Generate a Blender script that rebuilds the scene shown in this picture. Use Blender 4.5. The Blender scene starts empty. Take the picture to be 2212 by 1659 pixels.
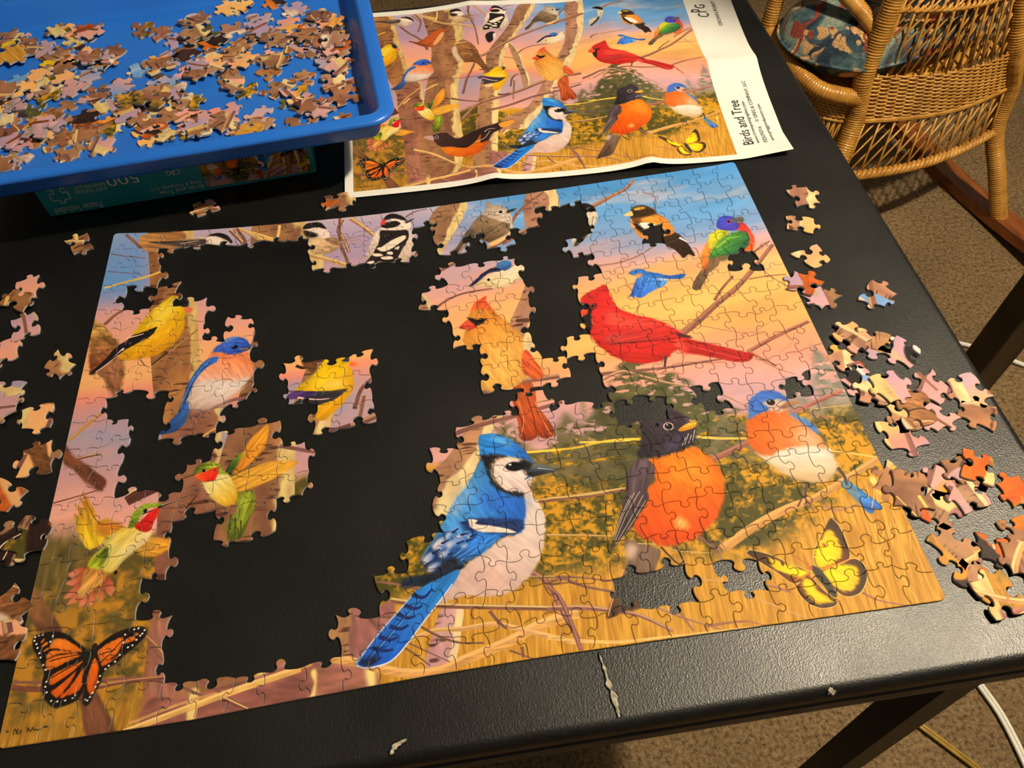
import bpy, bmesh, math, random
import numpy as np
from mathutils import Vector, Matrix

# ------------------------------------------------------------------ camera, world, light, exposure
scene = bpy.context.scene
COL = scene.collection
cam_data = bpy.data.cameras.new('camera'); cam = bpy.data.objects.new('camera', cam_data); COL.objects.link(cam)
cam_data.sensor_fit = 'HORIZONTAL'; cam_data.sensor_width = 36.0
cam_data.lens = 1660.0 / 2212.0 * 36.0
cam_data.clip_start = 0.02; cam_data.clip_end = 50
_R = Matrix(((0.98951994, -0.14204807, -0.02593521), (-0.13057848, -0.80360387, -0.58066348), (0.06164049, 0.57796467, -0.81373048)))
_Rb = Matrix((_R[0], -_R[1], -_R[2])).transposed()          # camera x right, y up, looks down -z
cam.matrix_world = Matrix.Translation((0.0073776, -0.365684, 0.505872)) @ _Rb.to_4x4()
scene.camera = cam

world = bpy.data.worlds.new('room_ambience'); scene.world = world; world.use_nodes = True
_bg = world.node_tree.nodes['Background']; _bg.inputs[0].default_value = (1.0, 0.86, 0.68, 1); _bg.inputs[1].default_value = 0.09

LAMP = (1.0, -0.02, 1.45)
scene.view_settings.view_transform = 'Standard'; scene.view_settings.look = 'None'
scene.view_settings.gamma = 1.0; scene.view_settings.use_curve_mapping = False
scene.view_settings.exposure = 0.6
LAMP_WATT = 112.0
LAMP_COL = (1.0, 0.87, 0.66)

# ------------------------------------------------------------------ helpers
random.seed(4)
def tag(o, label=None, cat=None, group=None, kind=None):
    if label: o['label'] = label
    if cat: o['category'] = cat
    if group: o['group'] = group
    if kind: o['kind'] = kind
    return o
def empty(name, loc=(0, 0, 0), rz=0.0):
    o = bpy.data.objects.new(name, None); COL.objects.link(o); o.location = loc; o.rotation_euler = (0, 0, rz)
    o.empty_display_size = 0.02
    return o
def mesh_obj(name, verts, faces, mats, parent=None, smooth=False, fmat=None, world=True):
    me = bpy.data.meshes.new(name); me.from_pydata([tuple(v) for v in verts], [], [tuple(f) for f in faces])
    for m in (mats if isinstance(mats, (list, tuple)) else [mats]): me.materials.append(m)
    if smooth: me.polygons.foreach_set('use_smooth', [True] * len(me.polygons))
    if fmat: me.polygons.foreach_set('material_index', fmat)
    me.update()
    o = bpy.data.objects.new(name, me); COL.objects.link(o)
    if parent is not None:
        o.parent = parent
        if world: o.matrix_parent_inverse = pinv(parent)
    return o
def pinv(parent):
    return (Matrix.Translation(parent.location) @ parent.rotation_euler.to_matrix().to_4x4()).inverted()
class MB:
    """collects verts and faces of one mesh"""
    def __init__(s): s.v = []; s.f = []
    def add(s, v, f):
        b = len(s.v); s.v += [tuple(x) for x in v]; s.f += [tuple(i + b for i in q) for q in f]; return s
    def box(s, lo, hi, M=None):
        v = [Vector((x, y, z)) for z in (lo[2], hi[2]) for y in (lo[1], hi[1]) for x in (lo[0], hi[0])]
        if M is not None: v = [M @ p for p in v]
        return s.add(v, [(0, 2, 3, 1), (4, 5, 7, 6), (0, 1, 5, 4), (2, 6, 7, 3), (0, 4, 6, 2), (1, 3, 7, 5)])
    def tube(s, pts, rad, n=8, cap=True, closed=False):
        P = [Vector(p) for p in pts]; R = rad if isinstance(rad, (list, tuple)) else [rad] * len(P)
        up = None; rings = []
        for i, p in enumerate(P):
            a = P[i - 1] if (i > 0 or closed) else P[i]; b = P[(i + 1) % len(P)] if (i < len(P) - 1 or closed) else P[i]
            t = (b - a).normalized()
            if up is None: up = t.orthogonal().normalized()
            up = (up - t * up.dot(t)); up = up.normalized() if up.length > 1e-6 else t.orthogonal().normalized()
            w = t.cross(up)
            rings.append([p + (up * math.cos(2 * math.pi * k / n) + w * math.sin(2 * math.pi * k / n)) * R[i] for k in range(n)])
        f = []
        m = len(rings); last = m if closed else m - 1
        for i in range(last):
            j = (i + 1) % m
            for k in range(n): f.append((i * n + k, i * n + (k + 1) % n, j * n + (k + 1) % n, j * n + k))
        if cap and not closed: f += [tuple(reversed(range(n))), tuple(range((m - 1) * n, m * n))]
        return s.add([v for r in rings for v in r], f)
    def loft(s, rings, cap0=False, cap1=False):
        n = len(rings[0]); f = []
        for i in range(len(rings) - 1):
            for k in range(n): f.append((i * n + k, i * n + (k + 1) % n, (i + 1) * n + (k + 1) % n, (i + 1) * n + k))
        if cap0: f.append(tuple(reversed(range(n))))
        if cap1: f.append(tuple(range((len(rings) - 1) * n, len(rings) * n)))
        return s.add([v for r in rings for v in r], f)
    def build(s, name, mat, parent=None, smooth=False): return mesh_obj(name, s.v, s.f, mat, parent, smooth)
def catmull(P, n=8, closed=False):
    P = [Vector(p) for p in P]; Q = ([P[-1]] + P + P[:2]) if closed else ([P[0] * 2 - P[1]] + P + [P[-1] * 2 - P[-2]])
    out = []
    for i in range(1, len(Q) - 2):
        a, b, c, d = Q[i - 1:i + 3]
        for k in range(n):
            t = k / n; out.append(0.5 * (2 * b + (c - a) * t + (2 * a - 5 * b + 4 * c - d) * t * t + (3 * b - a - 3 * c + d) * t ** 3))
    if not closed: out.append(P[-1])
    return out
def rrect(x0, x1, y0, y1, r, z, n=7):
    out = []
    for cx, cy, a in ((x1 - r, y1 - r, 0), (x0 + r, y1 - r, 90), (x0 + r, y0 + r, 180), (x1 - r, y0 + r, 270)):
        for k in range(n + 1):
            t = math.radians(a + 90 * k / n); out.append(Vector((cx + r * math.cos(t), cy + r * math.sin(t), z)))
    return out

# ------------------------------------------------------------------ materials
def new_mat(name, col=(0.5, 0.5, 0.5), rough=0.5, spec=0.5, metal=0.0):
    m = bpy.data.materials.new(name); m.use_nodes = True; b = m.node_tree.nodes['Principled BSDF']
    b.inputs['Base Color'].default_value = (*col, 1); b.inputs['Roughness'].default_value = rough
    b.inputs['Specular IOR Level'].default_value = spec; b.inputs['Metallic'].default_value = metal
    return m
def N(m, t, **kw):
    n = m.node_tree.nodes.new(t)
    for k, v in kw.items():
        if k in n.inputs: n.inputs[k].default_value = v
        else: setattr(n, k, v)
    return n
def LK(m, a, b): m.node_tree.links.new(a, b)
def ramp_node(m, stops):
    r = N(m, 'ShaderNodeValToRGB'); e = r.color_ramp.elements
    while len(e) < len(stops): e.new(0.5)
    for i, (p, c) in enumerate(stops): e[i].position = p; e[i].color = (*c, 1)
    return r
def noise_mat(name, stops, scale, rough=0.6, spec=0.4, bump=0.0, bscale=None, bdist=0.001, detail=3.0, coords='Object', stretch=None):
    m = new_mat(name, rough=rough, spec=spec); b = m.node_tree.nodes['Principled BSDF']
    tc = N(m, 'ShaderNodeTexCoord'); src = tc.outputs[coords]
    if stretch:
        mp = N(m, 'ShaderNodeMapping'); mp.inputs['Scale'].default_value = stretch; LK(m, src, mp.inputs['Vector']); src = mp.outputs[0]
    n = N(m, 'ShaderNodeTexNoise', Scale=scale, Detail=detail); LK(m, src, n.inputs['Vector'])
    r = ramp_node(m, stops); LK(m, n.outputs['Fac'], r.inputs[0]); LK(m, r.outputs[0], b.inputs['Base Color'])
    if bump:
        n2 = N(m, 'ShaderNodeTexNoise', Scale=bscale or scale, Detail=detail); LK(m, src, n2.inputs['Vector'])
        bp = N(m, 'ShaderNodeBump', Strength=bump, Distance=bdist); LK(m, n2.outputs['Fac'], bp.inputs['Height']); LK(m, bp.outputs[0], b.inputs['Normal'])
    return m
def vinyl_mat():
    m = new_mat('black_vinyl', (0.012, 0.011, 0.009), 0.5, 0.46); b = m.node_tree.nodes['Principled BSDF']
    tc = N(m, 'ShaderNodeTexCoord')
    n1 = N(m, 'ShaderNodeTexVoronoi', Scale=950.0); LK(m, tc.outputs['Object'], n1.inputs['Vector'])
    mp = N(m, 'ShaderNodeMapping'); mp.inputs['Scale'].default_value = (1, 0.28, 1); mp.inputs['Rotation'].default_value = (0, 0, 0.35)
    LK(m, tc.outputs['Object'], mp.inputs['Vector'])
    n2 = N(m, 'ShaderNodeTexNoise', Scale=520.0, Detail=3.0); LK(m, mp.outputs[0], n2.inputs['Vector'])
    n3 = N(m, 'ShaderNodeTexNoise', Scale=9.0, Detail=4.0); LK(m, tc.outputs['Object'], n3.inputs['Vector'])
    ad = N(m, 'ShaderNodeMath', operation='ADD'); LK(m, n1.outputs['Distance'], ad.inputs[0]); LK(m, n2.outputs['Fac'], ad.inputs[1])
    bp = N(m, 'ShaderNodeBump', Strength=0.28, Distance=0.0004); LK(m, ad.outputs[0], bp.inputs['Height']); LK(m, bp.outputs[0], b.inputs['Normal'])
    rr = ramp_node(m, [(0.3, (0.35,) * 3), (0.7, (0.47,) * 3)]); LK(m, n3.outputs['Fac'], rr.inputs[0]); LK(m, rr.outputs[0], b.inputs['Roughness'])
    # specks of dust and lint lying on the vinyl
    v = N(m, 'ShaderNodeTexVoronoi', Scale=34.0); LK(m, tc.outputs['Object'], v.inputs['Vector'])
    lt = N(m, 'ShaderNodeMath', operation='LESS_THAN'); lt.inputs[1].default_value = 0.022; LK(m, v.outputs['Distance'], lt.inputs[0])
    gt = N(m, 'ShaderNodeSeparateColor'); LK(m, v.outputs['Color'], gt.inputs[0])
    g2 = N(m, 'ShaderNodeMath', operation='GREATER_THAN'); g2.inputs[1].default_value = 0.62; LK(m, gt.outputs[0], g2.inputs[0])
    mu = N(m, 'ShaderNodeMath', operation='MULTIPLY'); LK(m, lt.outputs[0], mu.inputs[0]); LK(m, g2.outputs[0], mu.inputs[1])
    mx = N(m, 'ShaderNodeMix', data_type='RGBA'); mx.inputs['A'].default_value = (0.0032, 0.0031, 0.0025, 1); mx.inputs['B'].default_value = (0.28, 0.25, 0.2, 1)
    LK(m, mu.outputs[0], mx.inputs['Factor']); LK(m, mx.outputs['Result'], b.inputs['Base Color'])
    return m
def carpet_mat():
    m = new_mat('beige_carpet', rough=0.95, spec=0.1); b = m.node_tree.nodes['Principled BSDF']; tc = N(m, 'ShaderNodeTexCoord')
    v = N(m, 'ShaderNodeTexNoise', Scale=150.0, Detail=3.0, Roughness=0.65); LK(m, tc.outputs['Object'], v.inputs['Vector'])
    n = N(m, 'ShaderNodeTexNoise', Scale=5.0, Detail=3.0); LK(m, tc.outputs['Object'], n.inputs['Vector'])
    r = ramp_node(m, [(0.32, (0.085, 0.053, 0.024)), (0.48, (0.20, 0.132, 0.066)), (0.68, (0.285, 0.20, 0.108))]); LK(m, v.outputs['Fac'], r.inputs[0])
    r2 = ramp_node(m, [(0.3, (0.82, 0.82, 0.82)), (0.7, (1.08, 1.06, 1.02))]); LK(m, n.outputs['Fac'], r2.inputs[0])
    mx = N(m, 'ShaderNodeMix', data_type='RGBA', blend_type='MULTIPLY'); mx.inputs['Factor'].default_value = 1.0
    LK(m, r.outputs[0], mx.inputs['A']); LK(m, r2.outputs[0], mx.inputs['B']); LK(m, mx.outputs['Result'], b.inputs['Base Color'])
    bp = N(m, 'ShaderNodeBump', Strength=1.0, Distance=0.008); LK(m, v.outputs['Fac'], bp.inputs['Height']); LK(m, bp.outputs[0], b.inputs['Normal'])
    return m
M = {}
M['vinyl'] = vinyl_mat()
M['carpet'] = carpet_mat()
M['trim'] = noise_mat('black_edge_trim', [(0.3, (0.008, 0.007, 0.006)), (0.7, (0.016, 0.014, 0.011))], 40, 0.42, 0.5)
M['leg'] = noise_mat('dark_enamel', [(0.3, (0.010, 0.008, 0.006)), (0.7, (0.018, 0.014, 0.010))], 20, 0.5, 0.4)
M['fabric_core'] = noise_mat('torn_vinyl_backing', [(0.3, (0.16, 0.14, 0.10)), (0.6, (0.42, 0.37, 0.28)), (0.8, (0.6, 0.55, 0.45))], 300, 0.8, 0.2, 0.6, 500)
M['card'] = noise_mat('grey_cardboard', [(0.3, (0.26, 0.26, 0.27)), (0.7, (0.36, 0.36, 0.37))], 400, 0.85, 0.2)
M['paper'] = noise_mat('poster_paper', [(0.3, (0.70, 0.68, 0.62)), (0.7, (0.74, 0.72, 0.66))], 30, 0.42, 0.4)
M['ink'] = noise_mat('printed_ink', [(0.3, (0.03, 0.028, 0.028)), (0.7, (0.045, 0.042, 0.04))], 60, 0.5, 0.3)
M['blue'] = noise_mat('blue_plastic', [(0.3, (0.010, 0.115, 0.52)), (0.7, (0.013, 0.135, 0.57))], 8, 0.34, 0.5, 0.06, 700, 0.0004)
M['teal'] = noise_mat('teal_box_print', [(0.3, (0.006, 0.20, 0.25)), (0.7, (0.009, 0.23, 0.28))], 18, 0.45, 0.4)
M['teal_ink'] = noise_mat('pale_box_lettering', [(0.3, (0.50, 0.56, 0.50)), (0.7, (0.56, 0.61, 0.54))], 40, 0.5, 0.3)
M['teal_dim'] = noise_mat('dim_teal_lettering', [(0.3, (0.06, 0.20, 0.22)), (0.7, (0.07, 0.22, 0.24))], 40, 0.5, 0.3)
M['rattan'] = noise_mat('honey_rattan', [(0.25, (0.28, 0.115, 0.016)), (0.5, (0.48, 0.225, 0.034)), (0.75, (0.60, 0.31, 0.065))], 26, 0.30, 0.55, 0.3, 260, 0.0006, 4.0)
M['wicker'] = noise_mat('honey_wicker_strand', [(0.25, (0.30, 0.125, 0.018)), (0.5, (0.50, 0.24, 0.040)), (0.75, (0.64, 0.34, 0.08))], 40, 0.33, 0.5)
M['rocker'] = noise_mat('red_brown_wood', [(0.3, (0.12, 0.030, 0.006)), (0.55, (0.24, 0.072, 0.012)), (0.8, (0.32, 0.105, 0.02))], 16, 0.28, 0.5, 0, None, 0.001, 4.0, 'Object', (6, 1, 6))
M['darkwood'] = noise_mat('dark_brown_wood', [(0.3, (0.030, 0.018, 0.007)), (0.7, (0.060, 0.036, 0.014))], 14, 0.4, 0.4, 0, None, 0.001, 4.0, 'Object', (6, 6, 1))
M['whitecord'] = noise_mat('white_cord_plastic', [(0.3, (0.62, 0.59, 0.50)), (0.7, (0.70, 0.67, 0.58))], 50, 0.4, 0.5)
M['goldcord'] = noise_mat('gold_cord_plastic', [(0.3, (0.22, 0.13, 0.012)), (0.7, (0.36, 0.23, 0.03))], 60, 0.2, 0.6)
M['shade'] = noise_mat('lamp_shade_linen', [(0.3, (0.70, 0.62, 0.48)), (0.7, (0.78, 0.70, 0.56))], 80, 0.8, 0.2)
def floral_mat(name, base, dark=1.0):
    m = new_mat(name, rough=0.9, spec=0.15); b = m.node_tree.nodes['Principled BSDF']; tc = N(m, 'ShaderNodeTexCoord')
    w = N(m, 'ShaderNodeTexNoise', Scale=14.0, Detail=2.0); LK(m, tc.outputs['Object'], w.inputs['Vector'])
    mxv = N(m, 'ShaderNodeMix', data_type='VECTOR'); mxv.inputs['Factor'].default_value = 0.10
    LK(m, tc.outputs['Object'], mxv.inputs['A']); LK(m, w.outputs['Color'], mxv.inputs['B']); src = mxv.outputs['Result']
    a = N(m, 'ShaderNodeTexNoise', Scale=21.0, Detail=3.0); LK(m, src, a.inputs['Vector'])
    r = ramp_node(m, [(0.36, (0.018, 0.032, 0.052)), (0.45, (0.045, 0.085, 0.105)), (0.53, (0.13, 0.185, 0.165)), (0.60, (0.20, 0.245, 0.195))]); LK(m, a.outputs['Fac'], r.inputs[0])
    v = N(m, 'ShaderNodeTexVoronoi', Scale=44.0); LK(m, src, v.inputs['Vector'])
    rv = ramp_node(m, [(0.40, (1, 1, 1)), (0.52, (0, 0, 0))]); LK(m, v.outputs['Distance'], rv.inputs[0])
    a2 = N(m, 'ShaderNodeTexNoise', Scale=17.0, Detail=1.0); LK(m, src, a2.inputs['Vector'])
    ra = ramp_node(m, [(0.47, (0, 0, 0)), (0.51, (1, 1, 1))]); LK(m, a2.outputs['Fac'], ra.inputs[0])
    mu = N(m, 'ShaderNodeMath', operation='MULTIPLY'); LK(m, rv.outputs[0], mu.inputs[0]); LK(m, ra.outputs[0], mu.inputs[1])
    m1 = N(m, 'ShaderNodeMix', data_type='RGBA'); LK(m, mu.outputs[0], m1.inputs['Factor']); LK(m, r.outputs[0], m1.inputs['A']); m1.inputs['B'].default_value = (0.52, 0.30, 0.13, 1)
    wv = N(m, 'ShaderNodeTexWave', Scale=7.0, Distortion=14.0, Detail=1.0); wv.inputs['Detail Scale'].default_value = 1.4; LK(m, src, wv.inputs['Vector'])
    rw = ramp_node(m, [(0.935, (0, 0, 0)), (0.965, (1, 1, 1))]); LK(m, wv.outputs['Fac'], rw.inputs[0])
    m2 = N(m, 'ShaderNodeMix', data_type='RGBA'); LK(m, rw.outputs[0], m2.inputs['Factor']); LK(m, m1.outputs['Result'], m2.inputs['A']); m2.inputs['B'].default_value = (0.22, 0.05, 0.028, 1)
    f = N(m, 'ShaderNodeTexNoise', Scale=420.0, Detail=2.0); LK(m, tc.outputs['Object'], f.inputs['Vector'])
    rf = ramp_node(m, [(0.3, (0.45 * dark,) * 3), (0.7, (1.35 * dark,) * 3)]); LK(m, f.outputs['Fac'], rf.inputs[0])
    m3 = N(m, 'ShaderNodeMix', data_type='RGBA', blend_type='MULTIPLY'); m3.inputs['Factor'].default_value = 1.0
    LK(m, m2.outputs['Result'], m3.inputs['A']); LK(m, rf.outputs[0], m3.inputs['B']); LK(m, m3.outputs['Result'], b.inputs['Base Color'])
    bp = N(m, 'ShaderNodeBump', Strength=0.6, Distance=0.001); LK(m, f.outputs['Fac'], bp.inputs['Height']); LK(m, bp.outputs[0], b.inputs['Normal'])
    return m
M['floral'] = floral_mat('blue_floral_tapestry', None)
M['floral_back'] = floral_mat('navy_floral_tapestry', None, 0.9)

# ------------------------------------------------------------------ floor
tag(mesh_obj('floor', [(-4, -4, -0.70), (5, -4, -0.70), (5, 5, -0.70), (-4, 5, -0.70)], [(0, 1, 2, 3)], M['carpet']), kind='structure')

# ------------------------------------------------------------------ card table
TX0, TX1, TY0, TY1 = -0.444, 0.4205, -0.2735, 0.592
table = tag(empty('card_table', (-0.012, 0.16, -0.70)), 'black vinyl-topped square folding card table with worn, torn edge', 'table')
def trings(prof, R=0.026): return [rrect(TX0 + i, TX1 - i, TY0 + i, TY1 - i, max(0.006, R - i), z) for i, z in prof]
MB().loft(trings([(0.006, -0.030), (0.0, -0.020), (0.0, -0.009), (0.0006, -0.0055), (0.0022, -0.0022), (0.0045, -0.0006), (0.0072, 0.0), (0.0080, 0.0), (0.012, 0.0)]), True, True).build('tabletop', M['vinyl'], table, True)
MB().loft(trings([(0.004, -0.019), (-0.0012, -0.0195), (-0.0016, -0.023), (-0.0012, -0.0265), (0.003, -0.0275), (-0.001, -0.0285), (-0.0014, -0.033), (-0.001, -0.0375), (0.004, -0.0395), (0.02, -0.040)]), False, False).build('edge_trim', M['trim'], table, False)
for sx, sy in ((1, -1), (1, 1), (-1, -1), (-1, 1)):
    ax = -0.012 + sx * 0.332; ay = 0.16 + sy * 0.418; bx = ax + sx * 0.004; by = ay + sy * 0.03
    w = 0.0125
    q = [Vector((x, y, 0)) for x, y in ((-w, -w), (w, -w), (w, w), (-w, w))]
    lg = MB().loft([[Vector((bx, by, -0.688)) + p for p in q], [Vector((ax, ay, -0.025)) + p for p in q]], True, True).build('leg', M['leg'], table)
    MB().tube([(bx, by, -0.70), (bx, by, -0.672)], 0.017, 10).build('rubber_foot', M['trim'], lg)
MB().loft([rrect(0.330, 0.372, -0.268, -0.240, 0.008, -0.056), rrect(0.326, 0.376, -0.2695, -0.240, 0.008, -0.048), rrect(0.328, 0.374, -0.2680, -0.240, 0.008, -0.036)], True, True).build('leg_latch', M['trim'], table)
# tears in the vinyl: raised black lips around exposed woven backing
def tear(pts, widths, z0=0.0004, drop=0.0):
    P = catmull([(x, y, 0) for x, y in pts], 5); top = []; rnd = random.Random(int(pts[0][0] * 1e4))
    L, Rr = [], []
    for i, p in enumerate(P):
        t = (P[min(i + 1, len(P) - 1)] - P[max(i - 1, 0)]).normalized(); n = Vector((-t.y, t.x, 0))
        f = i / (len(P) - 1) * (len(widths) - 1); k = min(int(f), len(widths) - 2); w = widths[k] + (widths[k + 1] - widths[k]) * (f - k)
        w *= rnd.uniform(0.55, 1.35)
        L.append(p + n * w * rnd.uniform(0.5, 1)); Rr.append(p - n * w * rnd.uniform(0.5, 1))
    def zz(p):
        e = max(0, (TY0 + 0.0072) - p.y); return z0 - min(0.009, e * e * 95 if e < 0.0066 else 0.0042 + (e - 0.0066) * 6)
    v = [Vector((p.x, p.y, zz(p) + 0.0003)) for p in L] + [Vector((p.x, p.y, zz(p) + 0.0003)) for p in Rr]; n = len(P)
    f = [(i, i + 1, n + i + 1, n + i) for i in range(n - 1)]
    tr = mesh_obj('tear', v, f, M['fabric_core'], table)
    for side in (L, Rr): MB().tube([Vector((p.x, p.y, zz(p) + 0.0003)) for p in side], [0.0003 + 0.0003 * rnd.random() for _ in side], 6).build('torn_lip', M['vinyl'], tr, True)
tear([(0.0708, -0.2262), (0.0722, -0.236), (0.0731, -0.2456), (0.0748, -0.257), (0.0752, -0.2665)], [0.0006, 0.0018, 0.0022, 0.0028, 0.0016])
tear([(0.2085, -0.2690), (0.2105, -0.2715), (0.2110, -0.2732)], [0.0040, 0.0028, 0.0008])
tear([(-0.066, -0.2672), (-0.0625, -0.2625), (-0.0555, -0.2600)], [0.0010, 0.0028, 0.0008])

# ------------------------------------------------------------------ the printed picture
AW,AH=2000,1500
_rng=np.random.RandomState(7)
_T=_rng.rand(256,256).astype(np.float32)
def vn(x,y):
    xi=np.floor(x).astype(np.int32);yi=np.floor(y).astype(np.int32);fx=x-xi;fy=y-yi
    fx=fx*fx*(3-2*fx);fy=fy*fy*(3-2*fy)
    a=_T[yi&255,xi&255];b=_T[yi&255,(xi+1)&255];c=_T[(yi+1)&255,xi&255];d=_T[(yi+1)&255,(xi+1)&255]
    return (a+(b-a)*fx)*(1-fy)+(c+(d-c)*fx)*fy
def fbm(x,y,o=4):
    s=0;a=.5
    for i in range(o): s=s+a*vn(x,y);x=x*2.03+17.3;y=y*2.03+5.1;a*=.5
    return s/(1-.5**o)
def smooth(pts,closed=True,n=5):
    p=np.asarray(pts,float)
    if closed: q=np.vstack([p[-1:],p,p[:2]])
    else: q=np.vstack([2*p[0]-p[1],p,2*p[-1]-p[-2]])
    out=[];t=np.linspace(0,1,n,endpoint=False)[:,None]
    for i in range(1,len(q)-2):
        a,b,c,d=q[i-1],q[i],q[i+1],q[i+2]
        out.append(.5*((2*b)+(c-a)*t+(2*a-5*b+4*c-d)*t*t+(3*b-a-3*c+d)*t**3))
    r=np.vstack(out)
    return r if closed else np.vstack([r,p[-1:]])
def mask(poly,pad,W,H):
    p=np.asarray(poly,float)
    x0=int(max(0,np.floor(p[:,0].min())-pad));x1=int(min(W,np.ceil(p[:,0].max())+pad+2))
    y0=int(max(0,np.floor(p[:,1].min())-pad));y1=int(min(H,np.ceil(p[:,1].max())+pad+2))
    if x1-x0<2 or y1-y0<2: return None
    w,h=x1-x0,y1-y0;SS=3
    q=np.roll(p,-1,0);ax,ay=p[:,0]-x0,(p[:,1]-y0)*SS;bx,by=q[:,0]-x0,(q[:,1]-y0)*SS
    acc=np.zeros(h*SS*(w+2))
    R=[];X=[];S=[]
    for i in range(len(p)):
        if ay[i]==by[i]: continue
        lo,hi=min(ay[i],by[i]),max(ay[i],by[i])
        r=np.arange(max(0,int(np.ceil(lo-.5))),min(h*SS,int(np.ceil(hi-.5))))
        if len(r)==0: continue
        x=ax[i]+(r+.5-ay[i])*(bx[i]-ax[i])/(by[i]-ay[i])
        R.append(r);X.append(np.clip(x,0,w));S.append(np.full(len(r),1. if by[i]>ay[i] else -1.))
    if not R: return None
    R=np.concatenate(R);X=np.concatenate(X);S=np.concatenate(S)
    ix=np.floor(X).astype(int);fr=X-ix;base=R*(w+2)+ix
    acc+=np.bincount(base,S*(1-fr),len(acc));acc+=np.bincount(base+1,S*fr,len(acc))
    m=np.minimum(1,np.abs(np.cumsum(acc.reshape(h*SS,w+2),1)[:,:w])).reshape(h,SS,w).mean(1)
    return m.astype(np.float32),x0,y0
def blur(m,r):
    r=int(r)
    if r<1: return m
    for ax in (0,1):
        for _ in range(2):
            pw=[(0,0),(0,0)];pw[ax]=(r+1,r)
            c=np.cumsum(np.pad(m,pw,mode='edge'),ax)
            m=(c[2*r+1:]-c[:-2*r-1] if ax==0 else c[:,2*r+1:]-c[:,:-2*r-1])/(2*r+1)
    return m
def rgb(c): return np.array(c,np.float32)
def fill(I,poly,col,feather=0,shade=0,tex=None,alpha=1.,k=1.):
    H,W=I.shape[:2];r=mask(poly,int(feather*3)+2,W,H)
    if r is None: return
    m,x0,y0=r;h,w=m.shape;hard=m
    if feather>0: m=blur(m,feather)
    yy,xx=np.mgrid[y0:y0+h,x0:x0+w].astype(np.float32)
    if isinstance(col[0],(tuple,list)):
        (c0,c1,(ax,ay,bx,by))=col
        t=np.clip(((xx-ax)*(bx-ax)+(yy-ay)*(by-ay))/((bx-ax)**2+(by-ay)**2+1e-6),0,1)[...,None]
        c=rgb(c0)*(1-t)+rgb(c1)*t
    else: c=np.broadcast_to(rgb(col),(h,w,3)).copy()
    if tex:
        ang,amp,ln,wd=tex;ca,sa=np.cos(np.radians(ang)),np.sin(np.radians(ang))
        u=(xx*ca+yy*sa)/(ln*k);v=(-xx*sa+yy*ca)/(wd*k)
        n=.6*vn(u+3,v)+.4*vn(u*2.3,v*2.1+9)
        c=c*(1+amp*(n-.5)*2)[...,None]
        edge=vn(u*1.7+30,v*1.3+70)            # ragged feather edges
        if feather>0: m=np.clip(m*1.0+(edge-.5)*.9*(m*(1-m)*4),0,1)
    if shade:
        rr=max(2,int(min(h,w)*.16));b=blur(hard,rr)
        c=c*(1-shade*(1-np.clip(b,0,1))*1.3+shade*.12)[...,None]
    a=(m*alpha)[...,None]
    I[y0:y0+h,x0:x0+w]=I[y0:y0+h,x0:x0+w]*(1-a)+np.clip(c,0,255)*a
def stroke_poly(pts,ws):
    p=np.asarray(pts,float);t=np.gradient(p,axis=0);t/=np.linalg.norm(t,axis=1)[:,None]+1e-9
    n=np.c_[-t[:,1],t[:,0]]*(np.asarray(ws)[:,None]/2)
    return np.vstack([p+n,(p-n)[::-1]])
def line(I,pts,col,w0,w1=None,hi=None,k=1.,sm=True):
    w1=w0 if w1 is None else w1
    p=smooth(pts,False,6) if sm and len(pts)>2 else np.asarray(pts,float)
    ws=np.linspace(w0,w1,len(p))
    fill(I,stroke_poly(p,ws),col,0,0,(np.degrees(np.arctan2(*(p[-1]-p[0])[::-1])),.22,40,5) if w0>6 else None,1.,k)
    if hi is not None:
        q=p+np.c_[0*ws,-ws*.28];fill(I,stroke_poly(q,ws*.38),hi,0,0,None,.8,k)
def mixc(a,b,t): return a*(1-t[...,None])+b*t[...,None]
def ramp(v,stops):
    xs=[s[0] for s in stops];return np.stack([np.interp(v,xs,[s[1][i] for s in stops]) for i in range(3)],-1).astype(np.float32)
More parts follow.
